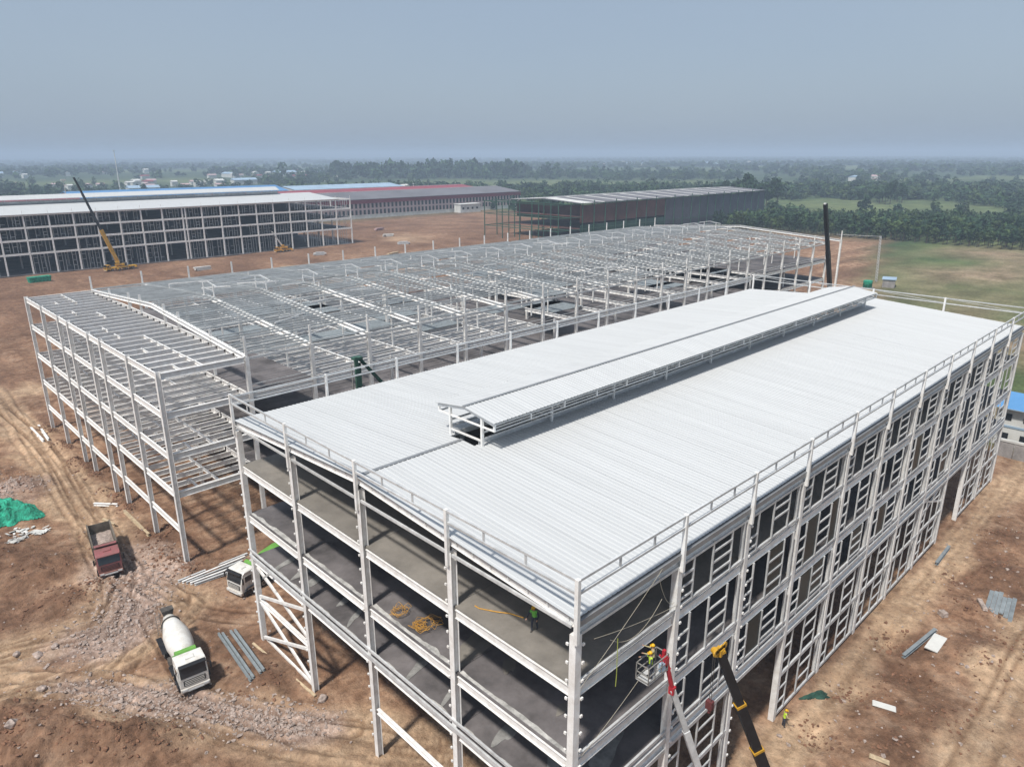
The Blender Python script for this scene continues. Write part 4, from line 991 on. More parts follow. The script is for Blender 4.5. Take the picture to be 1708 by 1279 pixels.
# ------------------------------------------------------------------ people
def person(label, loc, rz, legs='stand', arms=((.1, .15), (.1, .15)), lean=0.0, vest='hivis', shirt='cloth', trousers='cloth', helmet='helmet', group=None):
    t = thing('person', label, 'person', loc, rz, group)
    V = {}; E = []; Rd = {}
    def a(n, p, r, par=None):
        V[n] = Vector(p); Rd[n] = r
        if par: E.append((par, n))
    ln = math.sin(lean)
    a('pelvis', (0, 0, .95), (.15, .11)); a('waist', (0, .05*ln, 1.08), (.135, .10), 'pelvis'); a('chest', (0, .28*ln, 1.3), (.165, .115), 'waist')
    a('neck0', (0, .36*ln, 1.44), (.075, .07), 'chest'); a('neck', (0, .42*ln+.01, 1.51), (.055, .055), 'neck0'); a('head', (0, .47*ln+.025, 1.60), (.078, .09), 'neck'); a('crown', (0, .5*ln+.015, 1.69), (.07, .08), 'head')
    for i, s in enumerate((-1, 1)):
        out, fwd = arms[i]; n = 'LR'[i]
        sh = Vector((s*.2, .34*ln, 1.4)); a('sh'+n, sh, (.065, .065), 'neck0')
        e = sh+Vector((s*(.06+out*.6), fwd*.45, -.27+abs(fwd)*.15)).normalized()*.28; a('el'+n, e, (.047, .047), 'sh'+n)
        w = e+Vector((s*out*.2-s*.02, .08+fwd*.75, -.22+abs(fwd)*.42)).normalized()*.25; a('wr'+n, w, (.034, .032), 'el'+n)
        d = (w-e).normalized(); h = w+d*.08; a('hand'+n, h, (.04, .022), 'wr'+n)
        sx = Vector((0, 0, 1)).cross(d).normalized() if abs(d.z) < .9 else Vector((1, 0, 0))
        for f in range(4):
            k = h+d*(.05)+sx*(-.03+f*.02)+Vector((0, 0, -.005)); a('f%d%s' % (f, n), k, (.011, .011), 'hand'+n)
            a('g%d%s' % (f, n), k+d*(.022+.008*(1.5-abs(f-1.5)))-Vector((0, 0, .012)), (.009, .009), 'f%d%s' % (f, n))
        th = h-d*.03+sx*.045; a('t'+n, th, (.012, .012), 'hand'+n); a('u'+n, th+d*.035+sx*.012, (.01, .01), 't'+n)
        st = .16*s if legs == 'stride' else .03*s
        a('hip'+n, (s*.1, 0, .88), (.092, .095), 'pelvis'); a('kn'+n, (s*.115, st*.7+.02, .49), (.062, .065), 'hip'+n); a('an'+n, (s*.12, st*1.1-.02, .09), (.043, .05), 'kn'+n); a('toe'+n, (s*.13, st*1.1+.15, .045), (.045, .04), 'an'+n)
    names = list(V); me_ = bpy.data.meshes.new('body'); me_.from_pydata([V[n] for n in names], [(names.index(p), names.index(q)) for p, q in E], [])
    o = bpy.data.objects.new('body', me_); col.objects.link(o)
    md = o.modifiers.new('skin', 'SKIN'); md.use_smooth_shade = True
    if not me_.skin_vertices: 
        bmx = bmesh.new(); bmx.from_mesh(me_); bmx.verts.layers.skin.verify(); bmx.to_mesh(me_); bmx.free()
    for i, n in enumerate(names):
        sv = me_.skin_vertices[0].data[i]; sv.radius = Rd[n]; sv.use_root = (n == 'pelvis')
    ms = o.modifiers.new('sub', 'SUBSURF'); ms.levels = 1; ms.render_levels = 1
    dg = bpy.context.evaluated_depsgraph_get(); ev = o.evaluated_get(dg); bm2 = bpy.data.meshes.new_from_object(ev)
    bpy.data.objects.remove(o)
    bm2.materials.clear()
    for k in (shirt, trousers, 'skin', 'chassis'): bm2.materials.append(M[k])
    handz = [V['wrL'], V['wrR']]
    vv = []; vf = []; vid = {}
    for p in bm2.polygons:
        c_ = p.center; arm = min((c_-w_).length for w_ in handz) < .02 or any((c_-V[n]).length < .075 for n in ('handL', 'handR'))
        p.material_index = 3 if c_.z < .12 else 1 if c_.z < .98 and abs(c_.x) < .24 and not arm else 2 if (c_.z > 1.475 and abs(c_.x) < .12) or arm else 0
        if 1.0 < c_.z < 1.47 and abs(c_.x) < .215 and not arm and c_.z < 1.5:
            f_ = []
            for vi in p.vertices:
                if vi not in vid: vid[vi] = len(vv); vx = bm2.vertices[vi]; vv.append(vx.co+vx.normal*.014)
                f_.append(vid[vi])
            vf.append(tuple(f_))
    bo = bpy.data.objects.new('body', bm2); col.objects.link(bo); bo.parent = t
    MB().add(vv, vf).build('vest', vest, bo, smooth=True)
    hx = V['crown']
    hm = MB(); hm.lathe(hx+Vector((0, 0, -.02)), hx+Vector((0, 0, .12)), [(0, .125), (.3, .12), (.65, .095), (.9, .05), (1, .01)], 16); hm.box(hx+Vector((0, .11, -.015)), (.2, .12, .015)); hm.build('helmet', helmet, bo, smooth=True)
    fc = V['head']
    MB().box(fc+Vector((0, .1, -.01)), (.03, .035, .045), None, (.5, .6)).build('nose', 'skin', bo)
    for s in (-1, 1): MB().cyl(fc+Vector((s*.032, .078, .02)), fc+Vector((s*.032, .094, .02)), .012, .01, 8).build('eye', 'black', bo); MB().box(fc+Vector((s*.085, .0, 0)), (.02, .04, .06)).build('ear', 'skin', bo)
    MB().box(fc+Vector((0, .088, -.055)), (.045, .02, .012)).build('mouth', 'redp', bo)
    return t
person('worker in green vest bending over the top floor concrete', (1.85, 4.75, Z4+.13), 2.0, 'stride', ((.15, .35), (.1, .3)), .35, 'hivis_green')
person('worker in lime vest standing in the lift basket', tuple(bk+Vector((-.35, -.12, .03))), .9, 'stand', ((.15, .2), (.1, .5)), .1, 'hivis')
person('worker in tan jacket reaching up in the lift basket', tuple(bk+Vector((.25, .16, .03))), .6, 'stand', ((.1, .7), (.2, .9)), .05, 'tanc', 'tanc')
person('worker in pale yellow vest at the foot of the facade column', (26.0, -1.05, gzs(26.0, -1.05)), -2.4, 'stand', ((.1, .2), (.1, .25)), .2, 'hivis', 'tanc')
person('worker in dark clothes walking on the far open joists', (3.4, 104.8, 13.7), .4, 'stand', ((.1, .1), (.1, .1)), 0, 'cloth')
person('worker in green vest behind the second storey mullions', (29.2, 1.2, Z3+.13), -1.2, 'stand', ((.1, .3), (.1, .2)), .1, 'hivis_green')

# ------------------------------------------------------------------ loose things on floors and ground
def tube(pts, r, n=5):
    q = MB(); pts = [Vector(p) for p in pts]; vs = []; fs = []
    for i, p in enumerate(pts):
        d = (pts[min(i+1, len(pts)-1)]-pts[max(i-1, 0)]); R, _ = frame(Vector((0, 0, 0)), d)
        for j in range(n): a = 2*PI*j/n; vs.append(p+R @ Vector((math.cos(a)*r, math.sin(a)*r, 0)))
    for i in range(len(pts)-1):
        for j in range(n): fs.append((i*n+j, i*n+(j+1) % n, (i+1)*n+(j+1) % n, (i+1)*n+j))
    fs += [tuple(range(n)), tuple(range((len(pts)-1)*n, len(pts)*n))]
    return q.add(vs, fs)
def sag(p, q, s, n=14):
    p = Vector(p); q = Vector(q); return [p.lerp(q, i/n)-Vector((0, 0, 4*s*(i/n)*(1-i/n))) for i in range(n+1)]
for k, (cx, cy, lb) in enumerate([(1.2, 17.6, 'tangle of orange hose left beside the floor edge column'), (1.6, 14.8, 'looser coil of orange hose on the dark third floor'), (.9, 15.2, 'small heap of orange hose at the slab edge')]):
    pts = []; R0 = (.6, .75, .45)[k]
    for i in range(64):
        a = i*.55+1.5*math.sin(i*.21); r = R0*(.2+1.3*abs(math.sin(i*.37+k))*random.uniform(.6, 1.2)); pts.append((cx+math.cos(a)*r, cy+math.sin(a)*r*.9, Z3+.2+.28*abs(math.sin(i*.9+k))+.1*random.random()))
    tag(tube(pts, .015).build('hose_tangle', 'orange'), lb, 'hose')
hs = [(2.2, 6.0, Z4+.18), (1.9, 6.9, Z4+.18), (1.4, 7.6, Z4+.2), (.9, 8.6, Z4+.18), (.9, 9.0, Z4+.17)]
tag(tube(hs, .04).build('hose', 'orange'), 'rusty hose lying beside the bending worker', 'hose')
ropes = [((.1, -.3, Z4+.1), (7.2, -.3, 23.0), .1, 'taut pale rope rising from the corner column to the eave'), ((1.2, -.25, 21.4), (9.2, -.25, 19.6), .15, 'slack line strung between corner column and second column'),
         ((2.6, -.28, 20.6), (7.4, -.28, 20.9), 1.1, 'rope hanging in a loop below the slack line'), ((6.9, -.3, 22.6), (8.8, -.3, 20.0), .7, 'short rope drooping from the eave by the second column'),
         ((.4, -.3, Z3+.4), (6.0, -.5, 17.0), .15, 'thin dark line from corner column to the basket')]
for p, q_, s, lb in ropes: tag(tube(sag(p, q_, s), .013).build('rope', 'rope'), lb, 'rope')
tag(tube([(3.2, -.32, 20.4), (3.25, -.32, 18.0), (3.2, -.32, 17.2)], .022).build('hose', 'limehose'), 'lime hose hanging straight down below the rope loop', 'hose')

def ibeam(label, p, q_, w=.26, h=.3, mat='galv', group=None, z=0.0):
    p = Vector((p[0], p[1], gzs(*p)+h/2+z)); q_ = Vector((q_[0], q_[1], gzs(*q_)+h/2+z))
    v, f = SEC['h']; mm_ = barmat(p, q_, w, h); vs = [mm_ @ Vector(x) for x in v.tolist()]
    return tag(MB().add(vs, f).build('steel_beam', mat), label, 'beam', group)
g1 = 'steel sections laid beside the mixer truck'
for i in range(4): 
    dx = (0, .32, 1.05, 1.4)[i]; ibeam('galvanised steel section lying beside the white drum truck', (-2.9+dx, 44.2-.2*i), (-3.9+dx, 34.6+.1*i), .22, .22, 'deck', g1, .05)
g2 = 'steel beams stacked before the second mixer'
for i in range(5): ibeam('pale steel beam in the pile before the green drum truck', (-2.3+.25*i, 56.6-.55*i), (6.0-.6*i, 57.0-.7*i), .26, .26, 'steel' if i % 2 else 'galv', g2, .05)
tag(MB().bar((-1.15, 40.2, gzs(-1.15, 40.2)+.15), (-.45, 29.4, gzs(-.45, 29.4)+.15), .22, .12).build('plank', 'timber'), 'long timber plank beside the brace tower foot', 'plank')
for p, q_, lb, mt in [((-2.75, 124.5), (-2.85, 115), 'white beam on the track beyond the bare frame, outer one of two', 'steel'), ((-1.6, 124.3), (-2.1, 115), 'white beam on the track beyond the bare frame, inner one of two', 'steel'),
                      ((-3.6, 83.6), (-1.5, 80.4), 'short white beam lying across the foot of the bare frame', 'steel'), ((-1.35, 78.2), (-1.2, 69.2), 'long cream beam lying along the foot of the bare frame', 'timber'), ((-4.0, 78.2), (-3.4, 75.4), 'short cream beam between track and bare frame', 'timber'),
                      ((42.4, -5.0), (48.6, -5.9), 'thin steel bar leaning over the earth pit', 'deck'), ((62.5, -1.9), (67.5, -1.8), 'steel bar lying parallel to the facade', 'deck')]:
    ibeam(lb, p, q_, .34, .36, mt, None, .05)
ds = thing('deck_sheet_stack', 'stack of ribbed galvanised deck sheets on bare earth', 'sheets', (58.2, -9.8, gzs(58.2, -9.8)), .12)
for i in range(6): 
    q = MB()
    for j in range(3): q.box((0, -.7+i*.42+j*.12, .12+.06*(i % 3)), (5.2-.9*(i % 3), .1, .12))
    q.box((.2*i, -.58+i*.42, .08+.05*(i % 3)), (5.2-.9*(i % 3), .4, .04)).build('deck_sheet', 'deck', ds)
tag(MB().box((0, 0, 0), (3.0, 1.15, .1)).build('panel', 'render', None, (46.4, -6.6, gzs(46.4, -6.6)+.22)), 'white wall panel lying beside the earth pit', 'panel')
bpy.data.objects['panel'].rotation_euler = (.04, .05, .1) if 'panel' in bpy.data.objects else (0, 0, 0)
for x, y, rz_, d, lb, mt in [(34.1, -6.2, -1.2, (1.9, .7, .1), 'pale board split in two on the right hand earth', 'render'), (27.7, -8.1, -1.3, (1.5, .5, .1), 'cream board at the edge of the dug earth', 'timber'), (56.5, -8.0, .5, (2.2, .5, .25), 'pale boulder slab below the deck sheets', 'stone'), (52, -5.6, .9, (.8, .7, .5), 'pale block at the head of the trench', 'stone')]:
    o = MB().box((0, 0, d[2]/2), d, None, (.92, .9)).build('board' if 'board' in lb else 'stone_block', mt, None, (x, y, gzs(x, y)+.05), bevel=.03); o.rotation_euler = (.03, .04, rz_); tag(o, lb, 'board' if 'board' in lb else 'stone')
def heap(cx, cy, rx, ry, h, name, mat, seed, n=26, z=0.0, an=0):
    q = MB(); vs = []; fs = []; ca, sa = math.cos(an), math.sin(an)
    for i in range(n):
        for j in range(n):
            u, v = i/(n-1)*2-1, j/(n-1)*2-1; r = math.hypot(u, v); k = max(0, 1-r**2.2)
            edge = 1+.25*math.sin(3*math.atan2(v, u)+seed)+.12*math.sin(7*math.atan2(v, u))
            x = cx+(u*rx*ca-v*ry*sa)*edge; y = cy+(u*rx*sa+v*ry*ca)*edge
            f = float(fbm(np.array([u*4.+seed]), np.array([v*4.]), seed, 4)[0]); vs.append((x, y, 0 if r > 1 else h*k*(1+.9*f)+.06*abs(f)))
    zz = gz(np.array([p[0] for p in vs]), np.array([p[1] for p in vs])); vs = [(p[0], p[1], p[2]+zz[i]+z) for i, p in enumerate(vs)]
    keep = {}
    for i in range(n-1):
        for j in range(n-1):
            u, v = (i+.5)/(n-1)*2-1, (j+.5)/(n-1)*2-1
            if math.hypot(u, v) < 1: fs.append((i*n+j, (i+1)*n+j, (i+1)*n+j+1, i*n+j+1))
    nb = len(vs); vs += [(x, y, zz_-.05) for x, y, zz_ in vs]; fs += [tuple(reversed([a+nb for a in f])) for f in fs]
    return q.add(vs, fs).build(name, mat)
tag(heap(-12.9, 88.4, 3.3, 4.9, 1.3, 'tarpaulin', 'net_green', 3, 40, .08), 'bright green dust net thrown over an earth heap', 'tarpaulin')
for cx, cy, rx, ry, lb, mt in [(-12.6, 81.3, 2.2, 1.4, 'white plastic scraps trampled below the green net', 'render'), (-10.6, 79.9, 1.2, .7, 'torn pale sheet beside the plastic scraps', 'render'), (-13.4, 79.2, 1.0, .8, 'crumpled grey sheet at the edge of the scraps', 'edge')]:
    q = MB(); 
    for i in range(26):
        x, y = cx+random.gauss(0, rx*.45), cy+random.gauss(0, ry*.45); q.box((x, y, gzs(x, y)+.12+.12*random.random()), (random.uniform(.2, .9), random.uniform(.15, .6), .025), Matrix.Rotation(random.random()*6, 3, 'Z') @ Matrix.Rotation(random.uniform(-.5, .5), 3, 'X'))
    tag(q.build('plastic_scraps', mt), lb, 'scraps')
tag(heap(31.4, -1.5, 1.3, .45, .25, 'net_scrap', 'net_dark', 5, 16, .05, -.5), 'dark green net scrap beside the facade foot', 'net')
sk = thing('green_skip', 'green waste skip on the red earth before the far frame', 'skip', (36, 300, 0), .1)
MB().box((0, 0, 1.2), (7, 2.6, 2.0), None, (1.08, 1.15)).build('skip_body', 'net_green', sk)
for i in range(6): MB().box((-3+i*1.2, -1.42, 1.2), (.14, .12, 1.9)).build('rib', 'net_green', sk)
# hut, tank and mast by the field
ht = thing('site_hut', 'small grey hut beyond the roof end', 'hut', (252, 70, 0), .3)
MB().box((0, 0, 1.4), (6, 4, 2.8)).build('wall', 'block', ht); MB().box((0, 0, 2.95), (6.6, 4.6, .25)).build('roof', 'pblue', ht)
tk = thing('water_tank', 'green water tank beside the small grey hut', 'tank', (243, 74, 0))
MB().lathe((0, 0, .3), (0, 0, 2.9), [(0, 1.5), (.85, 1.5), (.95, 1.5), (1, .4)], 16).build('tank', 'net_green', tk, smooth=True); MB().box((0, 0, .15), (3.4, 3.4, .4)).build('base', 'block', tk)
ms = thing('mast', 'thin lattice mast standing by the green tank', 'mast', (259.5, 77, 0))
for s in (-1, 1):
    for u in (-1, 1): MB().bar((s*.3, u*.3, 0), (s*.22-2.2, u*.22, 17), .09).build('leg', 'galv', ms)
q = MB()
for i in range(16): z = i*1.06; q.bar((.3-2.2*z/17, -.3, z), (-.3-2.2*(z+1)/17, .3, z+1), .06); q.bar((-.3-2.2*z/17, -.3, z), (.3-2.2*(z+1)/17, .3, z+1), .06)
q.build('lacing', 'galv', ms); MB().bar((-2.2, 0, 16.8), (-2.0, 16, 16.4), .12).build('arm', 'galv', ms)
for (x, y, h, lb) in [(287, 1045, 52, 'tall white telecom mast rising behind the striped shed'), (84, 446, 33, 'floodlight mast behind the white roof near the crane tip')]:
    t = thing('mast', lb, 'mast', (x, y, gzs(x, y)))
    MB().cyl((0, 0, 0), (0, 0, h), .9 if h > 40 else .3, .4 if h > 40 else .16, 10).build('pole', 'render', t); MB().box((0, 0, h), (2.4, 1.2, .8)).build('head', 'render', t)

# stacks of building material left about the far yard
for j, (x, y, mt, lb) in enumerate([(92, 286, 'render', 'white board stack in the yard before the far frame'), (118, 262, 'timber', 'timber stack on the red earth of the far yard'), (150, 292, 'galv', 'steel stack lying under the small orange crane'), (176, 268, 'timber', 'timber stack near the far frame end'), (205, 300, 'galv', 'long steel stack beyond the far frame end'), (222, 338, 'render', 'white panel stack beyond the open frame gable'), (238, 372, 'shedwall', 'pale crate stack before the boundary wall'), (214, 402, 'timber', 'timber stack close to the boundary wall'), (30, 250, 'galv', 'steel stack on the earth left of the skip'), (60, 228, 'timber', 'timber stack beyond the bare frame corner')]):
    t = thing('material_stack', lb, 'stack', (x, y, gzs(x, y)), random.uniform(-.4, .4))
    for q_ in range(5): MB().box((random.uniform(-.4, .4), (q_ % 2)*1.6-.8, .35+.5*(q_//2)), (random.uniform(4, 7), 1.4, .45)).build('bundle', mt, t)
# stones
ico = bmesh.new(); bmesh.ops.create_icosphere(ico, subdivisions=1, radius=1); iv = np.array([v.co[:] for v in ico.verts]); iff = [tuple(v.index for v in f.verts) for f in ico.faces]; ico.free()
V_ = []; F_ = []; k = 0
def stones(n, gen, lo, hi):
    global k
    P = [gen() for _ in range(n)]; zz = gz(np.array([p[0] for p in P]), np.array([p[1] for p in P]))
    for (x, y), z in zip(P, zz):
        r = lo+(hi-lo)*random.random()**4; v = iv*(1+.35*rng.standard_normal((len(iv), 1)))*r*np.array([random.uniform(.7, 1.3), random.uniform(.7, 1.3), random.uniform(.45, .8)])
        V_.append(v+np.array([x, y, z+r*.3])); F_.extend([tuple(a+k for a in f) for f in iff]); k += len(iv)
def along(tracks, sp):
    pts, w = random.choice(tracks); i = random.randrange(len(pts)-1); t_ = random.random()
    return (pts[i][0]+(pts[i+1][0]-pts[i][0])*t_+random.gauss(0, w*sp), pts[i][1]+(pts[i+1][1]-pts[i][1])*t_+random.gauss(0, w*sp))
stones(6500, lambda: along(GRAVEL, .55), .03, .2)
stones(700, lambda: along([([(-16, 44), (-11.5, 38), (-8, 33), (-4.5, 28.6), (-.5, 26)], 1.6)], .5), .04, .2)
stones(900, lambda: (random.uniform(-26, 2), random.uniform(24, 110)), .02, .15)
stones(700, lambda: (random.uniform(22, 85), random.uniform(-17, -1.2)), .03, .2)
me_ = bpy.data.meshes.new('rubble'); me_.from_pydata(np.vstack(V_).tolist(), [], F_); me_.materials.append(M['stone'])
o = bpy.data.objects.new('rubble', me_); col.objects.link(o); tag(o, 'pale stones and rubble scattered over the earth tracks', 'rubble', None, 'stuff')
V_ = []; F_ = []; k = 0
def clods(n, gen, lo, hi): stones(n, gen, lo, hi)
def near_mound():
    mx, my, r, a = random.choice(MOUNDS); return (mx+random.gauss(0, r*.6), my+random.gauss(0, r*.6))
clods(6500, near_mound, .03, .2)
me_ = bpy.data.meshes.new('clods'); me_.from_pydata(np.vstack(V_).tolist(), [], F_); me_.materials.append(M['clay'])
o = bpy.data.objects.new('earth_clods', me_); col.objects.link(o); tag(o, 'loose red clay clods on the dug heaps', 'earth', None, 'stuff')
bid = 0
for (x, y, r, lb) in [(-17.6, 47.3, .5, 'big pale boulder on the clay bank below the track'), (-16.7, 53.0, .42, 'pale boulder beside the track bend with two others'), (-15.2, 53.6, .38, 'middle boulder at the bend of the track'), (-18.2, 54.6, .33, 'grey boulder at the outer bend of the track'), (-.2, 28.6, .5, 'boulder heap stone at the brace tower foot'), (-20.6, 41.5, .55, 'boulder sunk in the clay mound')]:
    v = iv*(1+.22*rng.standard_normal((len(iv), 1)))*r*np.array([1.2, 1, .7]); o = MB().add((v+np.array([0, 0, r*.3])).tolist(), iff).build('boulder', 'stone', None, (x, y, gzs(x, y)), bevel=.05); tag(o, lb, 'boulder')

# ------------------------------------------------------------------ trees
def crown(n, rx, rz, leafsize, seed, lobes=5):
    r_ = np.random.default_rng(seed); V = []; F = []
    C = [(0, 0, 0, 1.0)]+[(r_.uniform(-.55, .55), r_.uniform(-.55, .55), r_.uniform(-.5, .6), r_.uniform(.45, .7)) for _ in range(lobes)]
    for i in range(n):
        cx, cy, cz, cr = C[r_.integers(len(C))]; d = r_.standard_normal(3); d /= np.linalg.norm(d); rr_ = cr*(.55+.45*r_.random()**.5)*.75
        p = np.array([(cx+d[0]*rr_)*rx, (cy+d[1]*rr_)*rx, (cz+d[2]*rr_)*rz])
        nn = d+.6*r_.standard_normal(3); nn /= np.linalg.norm(nn); u = np.cross(nn, [.3, .2, 1]); u /= np.linalg.norm(u)+1e-9; w = np.cross(nn, u); s = leafsize*r_.uniform(.6, 1.3)
        o = len(V); V += [p+u*s, p+w*s*.8, p-u*s, p-w*s*.8]; F.append((o, o+1, o+2, o+3))
    return np.array(V), F
def tree_proto(name, h, rx, n, leaf, seed, trunk_f=.35):
    V, F = crown(n, rx, h*.42, leaf, seed); V = V+np.array([0, 0, h*.6])
    cm_ = bpy.data.meshes.new(name+'_crown'); cm_.from_pydata(V.tolist(), [], F)
    tm = MB(); tm.cyl((0, 0, -.8), (0, 0, h*.62), h*.02, h*.009, 6, False)
    for i in range(4): a = i*1.6+seed; tm.cyl((0, 0, h*(.34+.07*i)), (math.cos(a)*rx*.6, math.sin(a)*rx*.6, h*(.55+.06*i)), h*.008, h*.003, 5, False)
    return cm_, tm.mesh(name+'_trunk', M['bark'])
PRO = []
for i in range(6):
    cm_, tm_ = tree_proto('tree', 9+i % 3, 2.3+.25*(i % 3), 190, .62, 100+i); cm_.materials.append(M[('leaf', 'leaf3', 'leaf2')[i % 3]]); PRO.append((cm_, tm_))
BIG = []
for i in range(4):
    cm_, tm_ = tree_proto('wood', 24+2*(i % 3), 7.5+.6*i, 420, 1.35, 200+i); cm_.materials.append(M[('leaf2', 'leaf')[i % 2]]); BIG.append((cm_, tm_))
def plant(pro, x, y, s, label, group, name='tree'):
    t = thing(name, label, 'tree', (x, y, gzs(x, y)), random.random()*6, group)
    for nm, me_ in (('crown', pro[0]), ('trunk', pro[1])):
        o = bpy.data.objects.new(nm, me_); col.objects.link(o); o.parent = t; o.scale = (s, s, s*random.uniform(.9, 1.12))
spots = []
for i in range(30):
    for j in range(64):
        x = 402+i*5.6+random.uniform(-1, 1); y = -70+j*5.0+random.uniform(-1.2, 1.2)+(.0)
        if y > 232 and x < 500: continue
        if x-402 < (y-60)*-.05: pass
        if y > 60+(575-x)*1.9: continue
        spots.append((x, y))
def inview(x, y, m_=60):
    d = Vector((x, y, 0))-CAM; z = d.dot(fw); return z > 0 and abs(1197*d.dot(rt)/z) < 854+m_
spots = [s for s in spots if inview(*s)]
spots.sort(key=lambda s: (Vector((s[0], s[1], 0))-CAM).length)
for x, y in spots[:285]: plant(random.choice(PRO), x, y, random.uniform(.75, 1.15), 'young plantation tree in the rows along the field edge', 'plantation trees in rows along the field edge')
FV = {k: ([], [], [0]) for k in ('leaf', 'leaf2', 'leaf3')}
LOW = [crown(44, 1, 1, .36, 300+i) for i in range(8)]; FINE = [crown(120, 1, 1, .2, 400+i, 7) for i in range(6)]
def mass(x, y, h, rx, mt):
    V, F = FINE[random.randrange(6)] if math.hypot(x, y) < 1500 else LOW[random.randrange(8)]; vs, fs, cnt = FV[mt]; a = random.random()*6; ca, sa = math.cos(a), math.sin(a)
    W = np.stack([(V[:, 0]*ca-V[:, 1]*sa)*rx, (V[:, 0]*sa+V[:, 1]*ca)*rx, V[:, 2]*h*.5+h*.5], -1); vs.append((W, x, y)); c0 = cnt[0]; fs.extend([tuple(q+c0 for q in f) for f in F]); cnt[0] += len(V)
for x, y in spots[285:]: mass(x, y, random.uniform(7.5, 11), random.uniform(2.4, 3.2), random.choice(('leaf', 'leaf3', 'leaf2')))
for i in range(16):
    x, y = random.uniform(560, 615), random.uniform(285, 345); plant(random.choice(BIG), x, y, random.uniform(.8, 1.08), 'tall dark tree in the dense clump beyond the hall end', 'tall trees in the clump beyond the hall')
for i in range(14):
    x, y = random.uniform(700, 760), random.uniform(228, 262); plant(random.choice(BIG), x, y, random.uniform(.55, .75), 'dark tree in the small clump beyond the pale field', 'trees in the small clump beyond the pale field')
for i in range(26): x = 505+i*8.5+random.uniform(-2, 2); y = 640-i*7.6+random.uniform(-3, 3); plant(random.choice(PRO), x, y, random.uniform(.9, 1.3), 'tree in the hedge line bordering the far pale field', 'trees of the hedge line by the far field')
for i in range(150):
    a = random.gauss(0, 1); x, y = 930+a*80+random.gauss(0, 45), 1190-a*80+random.gauss(0, 45); mass(x, y, random.uniform(22, 38), random.uniform(9, 15), random.choice(('leaf2', 'leaf2', 'leaf')))
def clear(x, y, m_=0):
    if 395 < x < 585 and -140 < y < 238: return True
    if -430 < x < 520+m_ and -500 < y < 470: return site_mask(np.array([x]), np.array([y]))[0] > .2 or (95 < x < 398 and y < 130)
    if 60 < x < 510 and 460 < y < 735: return True
    if -210 < x < 60 and 460 < y < 650: return True
    for (cx, cy, rx, ry, an) in FIELDS:
        ca, sa = math.cos(an), math.sin(an); px = (x-cx)*ca+(y-cy)*sa; py = -(x-cx)*sa+(y-cy)*ca
        if abs(px) < rx and abs(py) < ry: return True
    return False
n = 0
while n < 13500:
    a = YAW+random.uniform(-.70, .70); r = 420+9500*random.random()**1.7; x, y = CAM.x+r*math.cos(a), CAM.y+r*math.sin(a)
    if clear(x, y): continue
    dn = float(fbm(np.array([x/300]), np.array([y/300]), 17, 3)[0]); right = (a < YAW)
    if dn < (-.12 if right else .05): 
        if random.random() < .92: continue
    sz = 1+r/3200
    mass(x, y, random.uniform(5, 12)*min(sz, 1.6), random.uniform(3.2, 7.5)*sz, random.choice(('leaf', 'leaf2', 'leaf2', 'leaf3'))); n += 1
for mt, (vs, fs, cnt) in FV.items():
    zz = gz(np.array([q[1] for q in vs]), np.array([q[2] for q in vs]))
    V = np.vstack([w+np.array([x, y, z-.3]) for (w, x, y), z in zip(vs, zz)])
    me_ = bpy.data.meshes.new('woodland'); me_.from_pydata(V.tolist(), [], fs); me_.materials.append(M[mt])
    o = bpy.data.objects.new('woodland', me_); col.objects.link(o); tag(o, {'leaf': 'mid green woodland spreading to the horizon', 'leaf2': 'dark green woodland spreading to the horizon', 'leaf3': 'pale green woodland spreading to the horizon'}[mt], 'woodland', None, 'stuff')

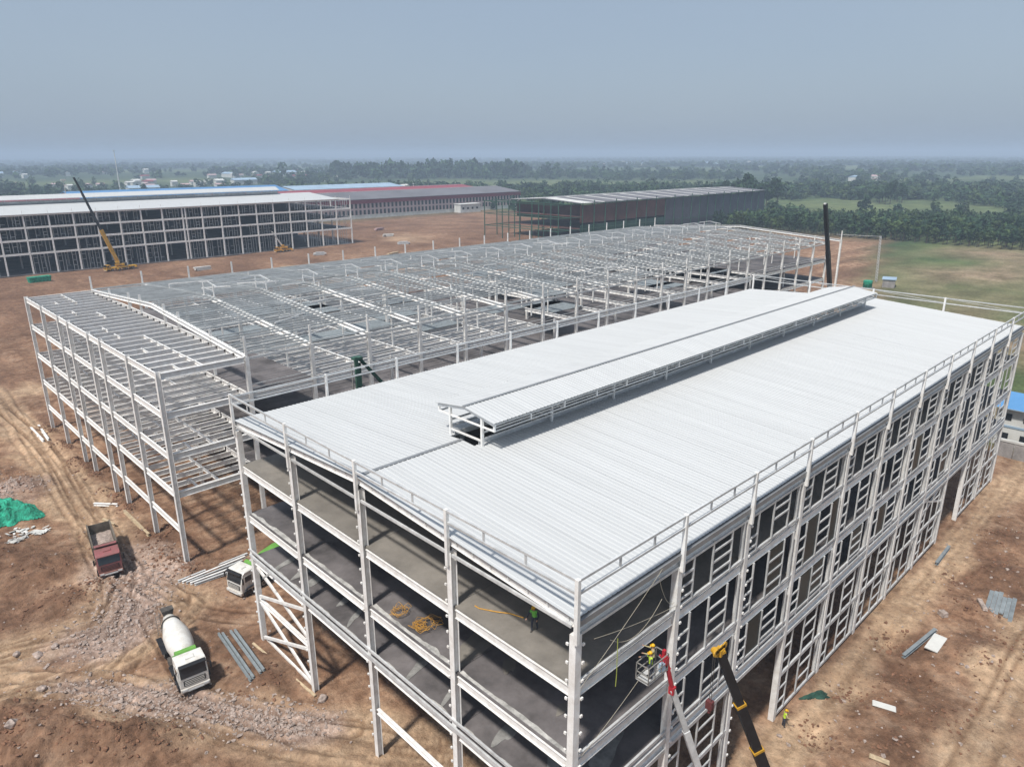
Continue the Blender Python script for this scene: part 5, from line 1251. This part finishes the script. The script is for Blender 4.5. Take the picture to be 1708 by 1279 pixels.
# ------------------------------------------------------------------ far villages
HP = []
for i in range(4):
    L, W, h = ((12, 8, 4.5), (16, 8, 5.5), (36, 13, 6.5), (10, 9, 8))[i]
    wm = MB().box((0, 0, h/2-1), (L, W, h+2)).mesh('house_wall', M['render'])
    rm = MB().prism([(-W/2-.5, h), (0, h+W*.22), (W/2+.5, h)], -L/2-.4, L/2+.4).mesh('house_roof', M[('shedwall', 'shedred', 'pblue', 'render')[i]]); HP.append((wm, rm))
HL = ['small white house with pale roof in the far village', 'white house with red roof in the far village', 'long white shed with pale blue roof in the far village', 'tall white house in the far village']
for (cx, cy, sx, sy, n) in [(420, 1180, 160, 120, 26), (720, 1480, 180, 140, 22), (980, 1720, 120, 120, 8), (300, 2000, 300, 200, 14), (2600, 1400, 300, 160, 14), (2300, 1750, 200, 100, 6), (3200, 300, 300, 120, 8), (1750, 1900, 200, 200, 8), (560, 800, 60, 60, 5), (1300, 470, 120, 40, 3)]:
    for i in range(n):
        x, y = cx+random.gauss(0, sx*.6), cy+random.gauss(0, sy*.6); w = random.choice((0, 0, 1, 2, 3)); s = random.uniform(.6, 1.0)*(1+math.hypot(x, y)/4500)
        t = thing('village_house', HL[w], 'house', (x, y, gzs(x, y)), random.choice((0, 0, PI/2, .3)), ('pale roofed village houses', 'red roofed village houses', 'long village sheds', 'tall village houses')[w])
        for nm, me_ in zip(('wall', 'roof'), HP[w]): o = bpy.data.objects.new(nm, me_); col.objects.link(o); o.parent = t; o.scale = (s, s, s)

# ------------------------------------------------------------------ haze over the plain
hz = MB().box((0, 0, 34), (62000, 62000, 96)).build('haze', 'glass'); hz.data.materials.clear()
hm = bpy.data.materials.new('haze'); hm.use_nodes = True; hn = hm.node_tree.nodes; hn.clear()
ho = hn.new('ShaderNodeOutputMaterial'); hv = hn.new('ShaderNodeVolumePrincipled'); hm.node_tree.links.new(hv.outputs[0], ho.inputs['Volume'])
hv.inputs['Color'].default_value = (.66, .81, 1.0, 1); hv.inputs['Density'].default_value = 0.00034; hv.inputs['Anisotropy'].default_value = -0.05
hz.data.materials.append(hm); tag(hz, 'thin pale blue haze over the whole plain', 'haze', None, 'stuff'); hz.display_type = 'WIRE'
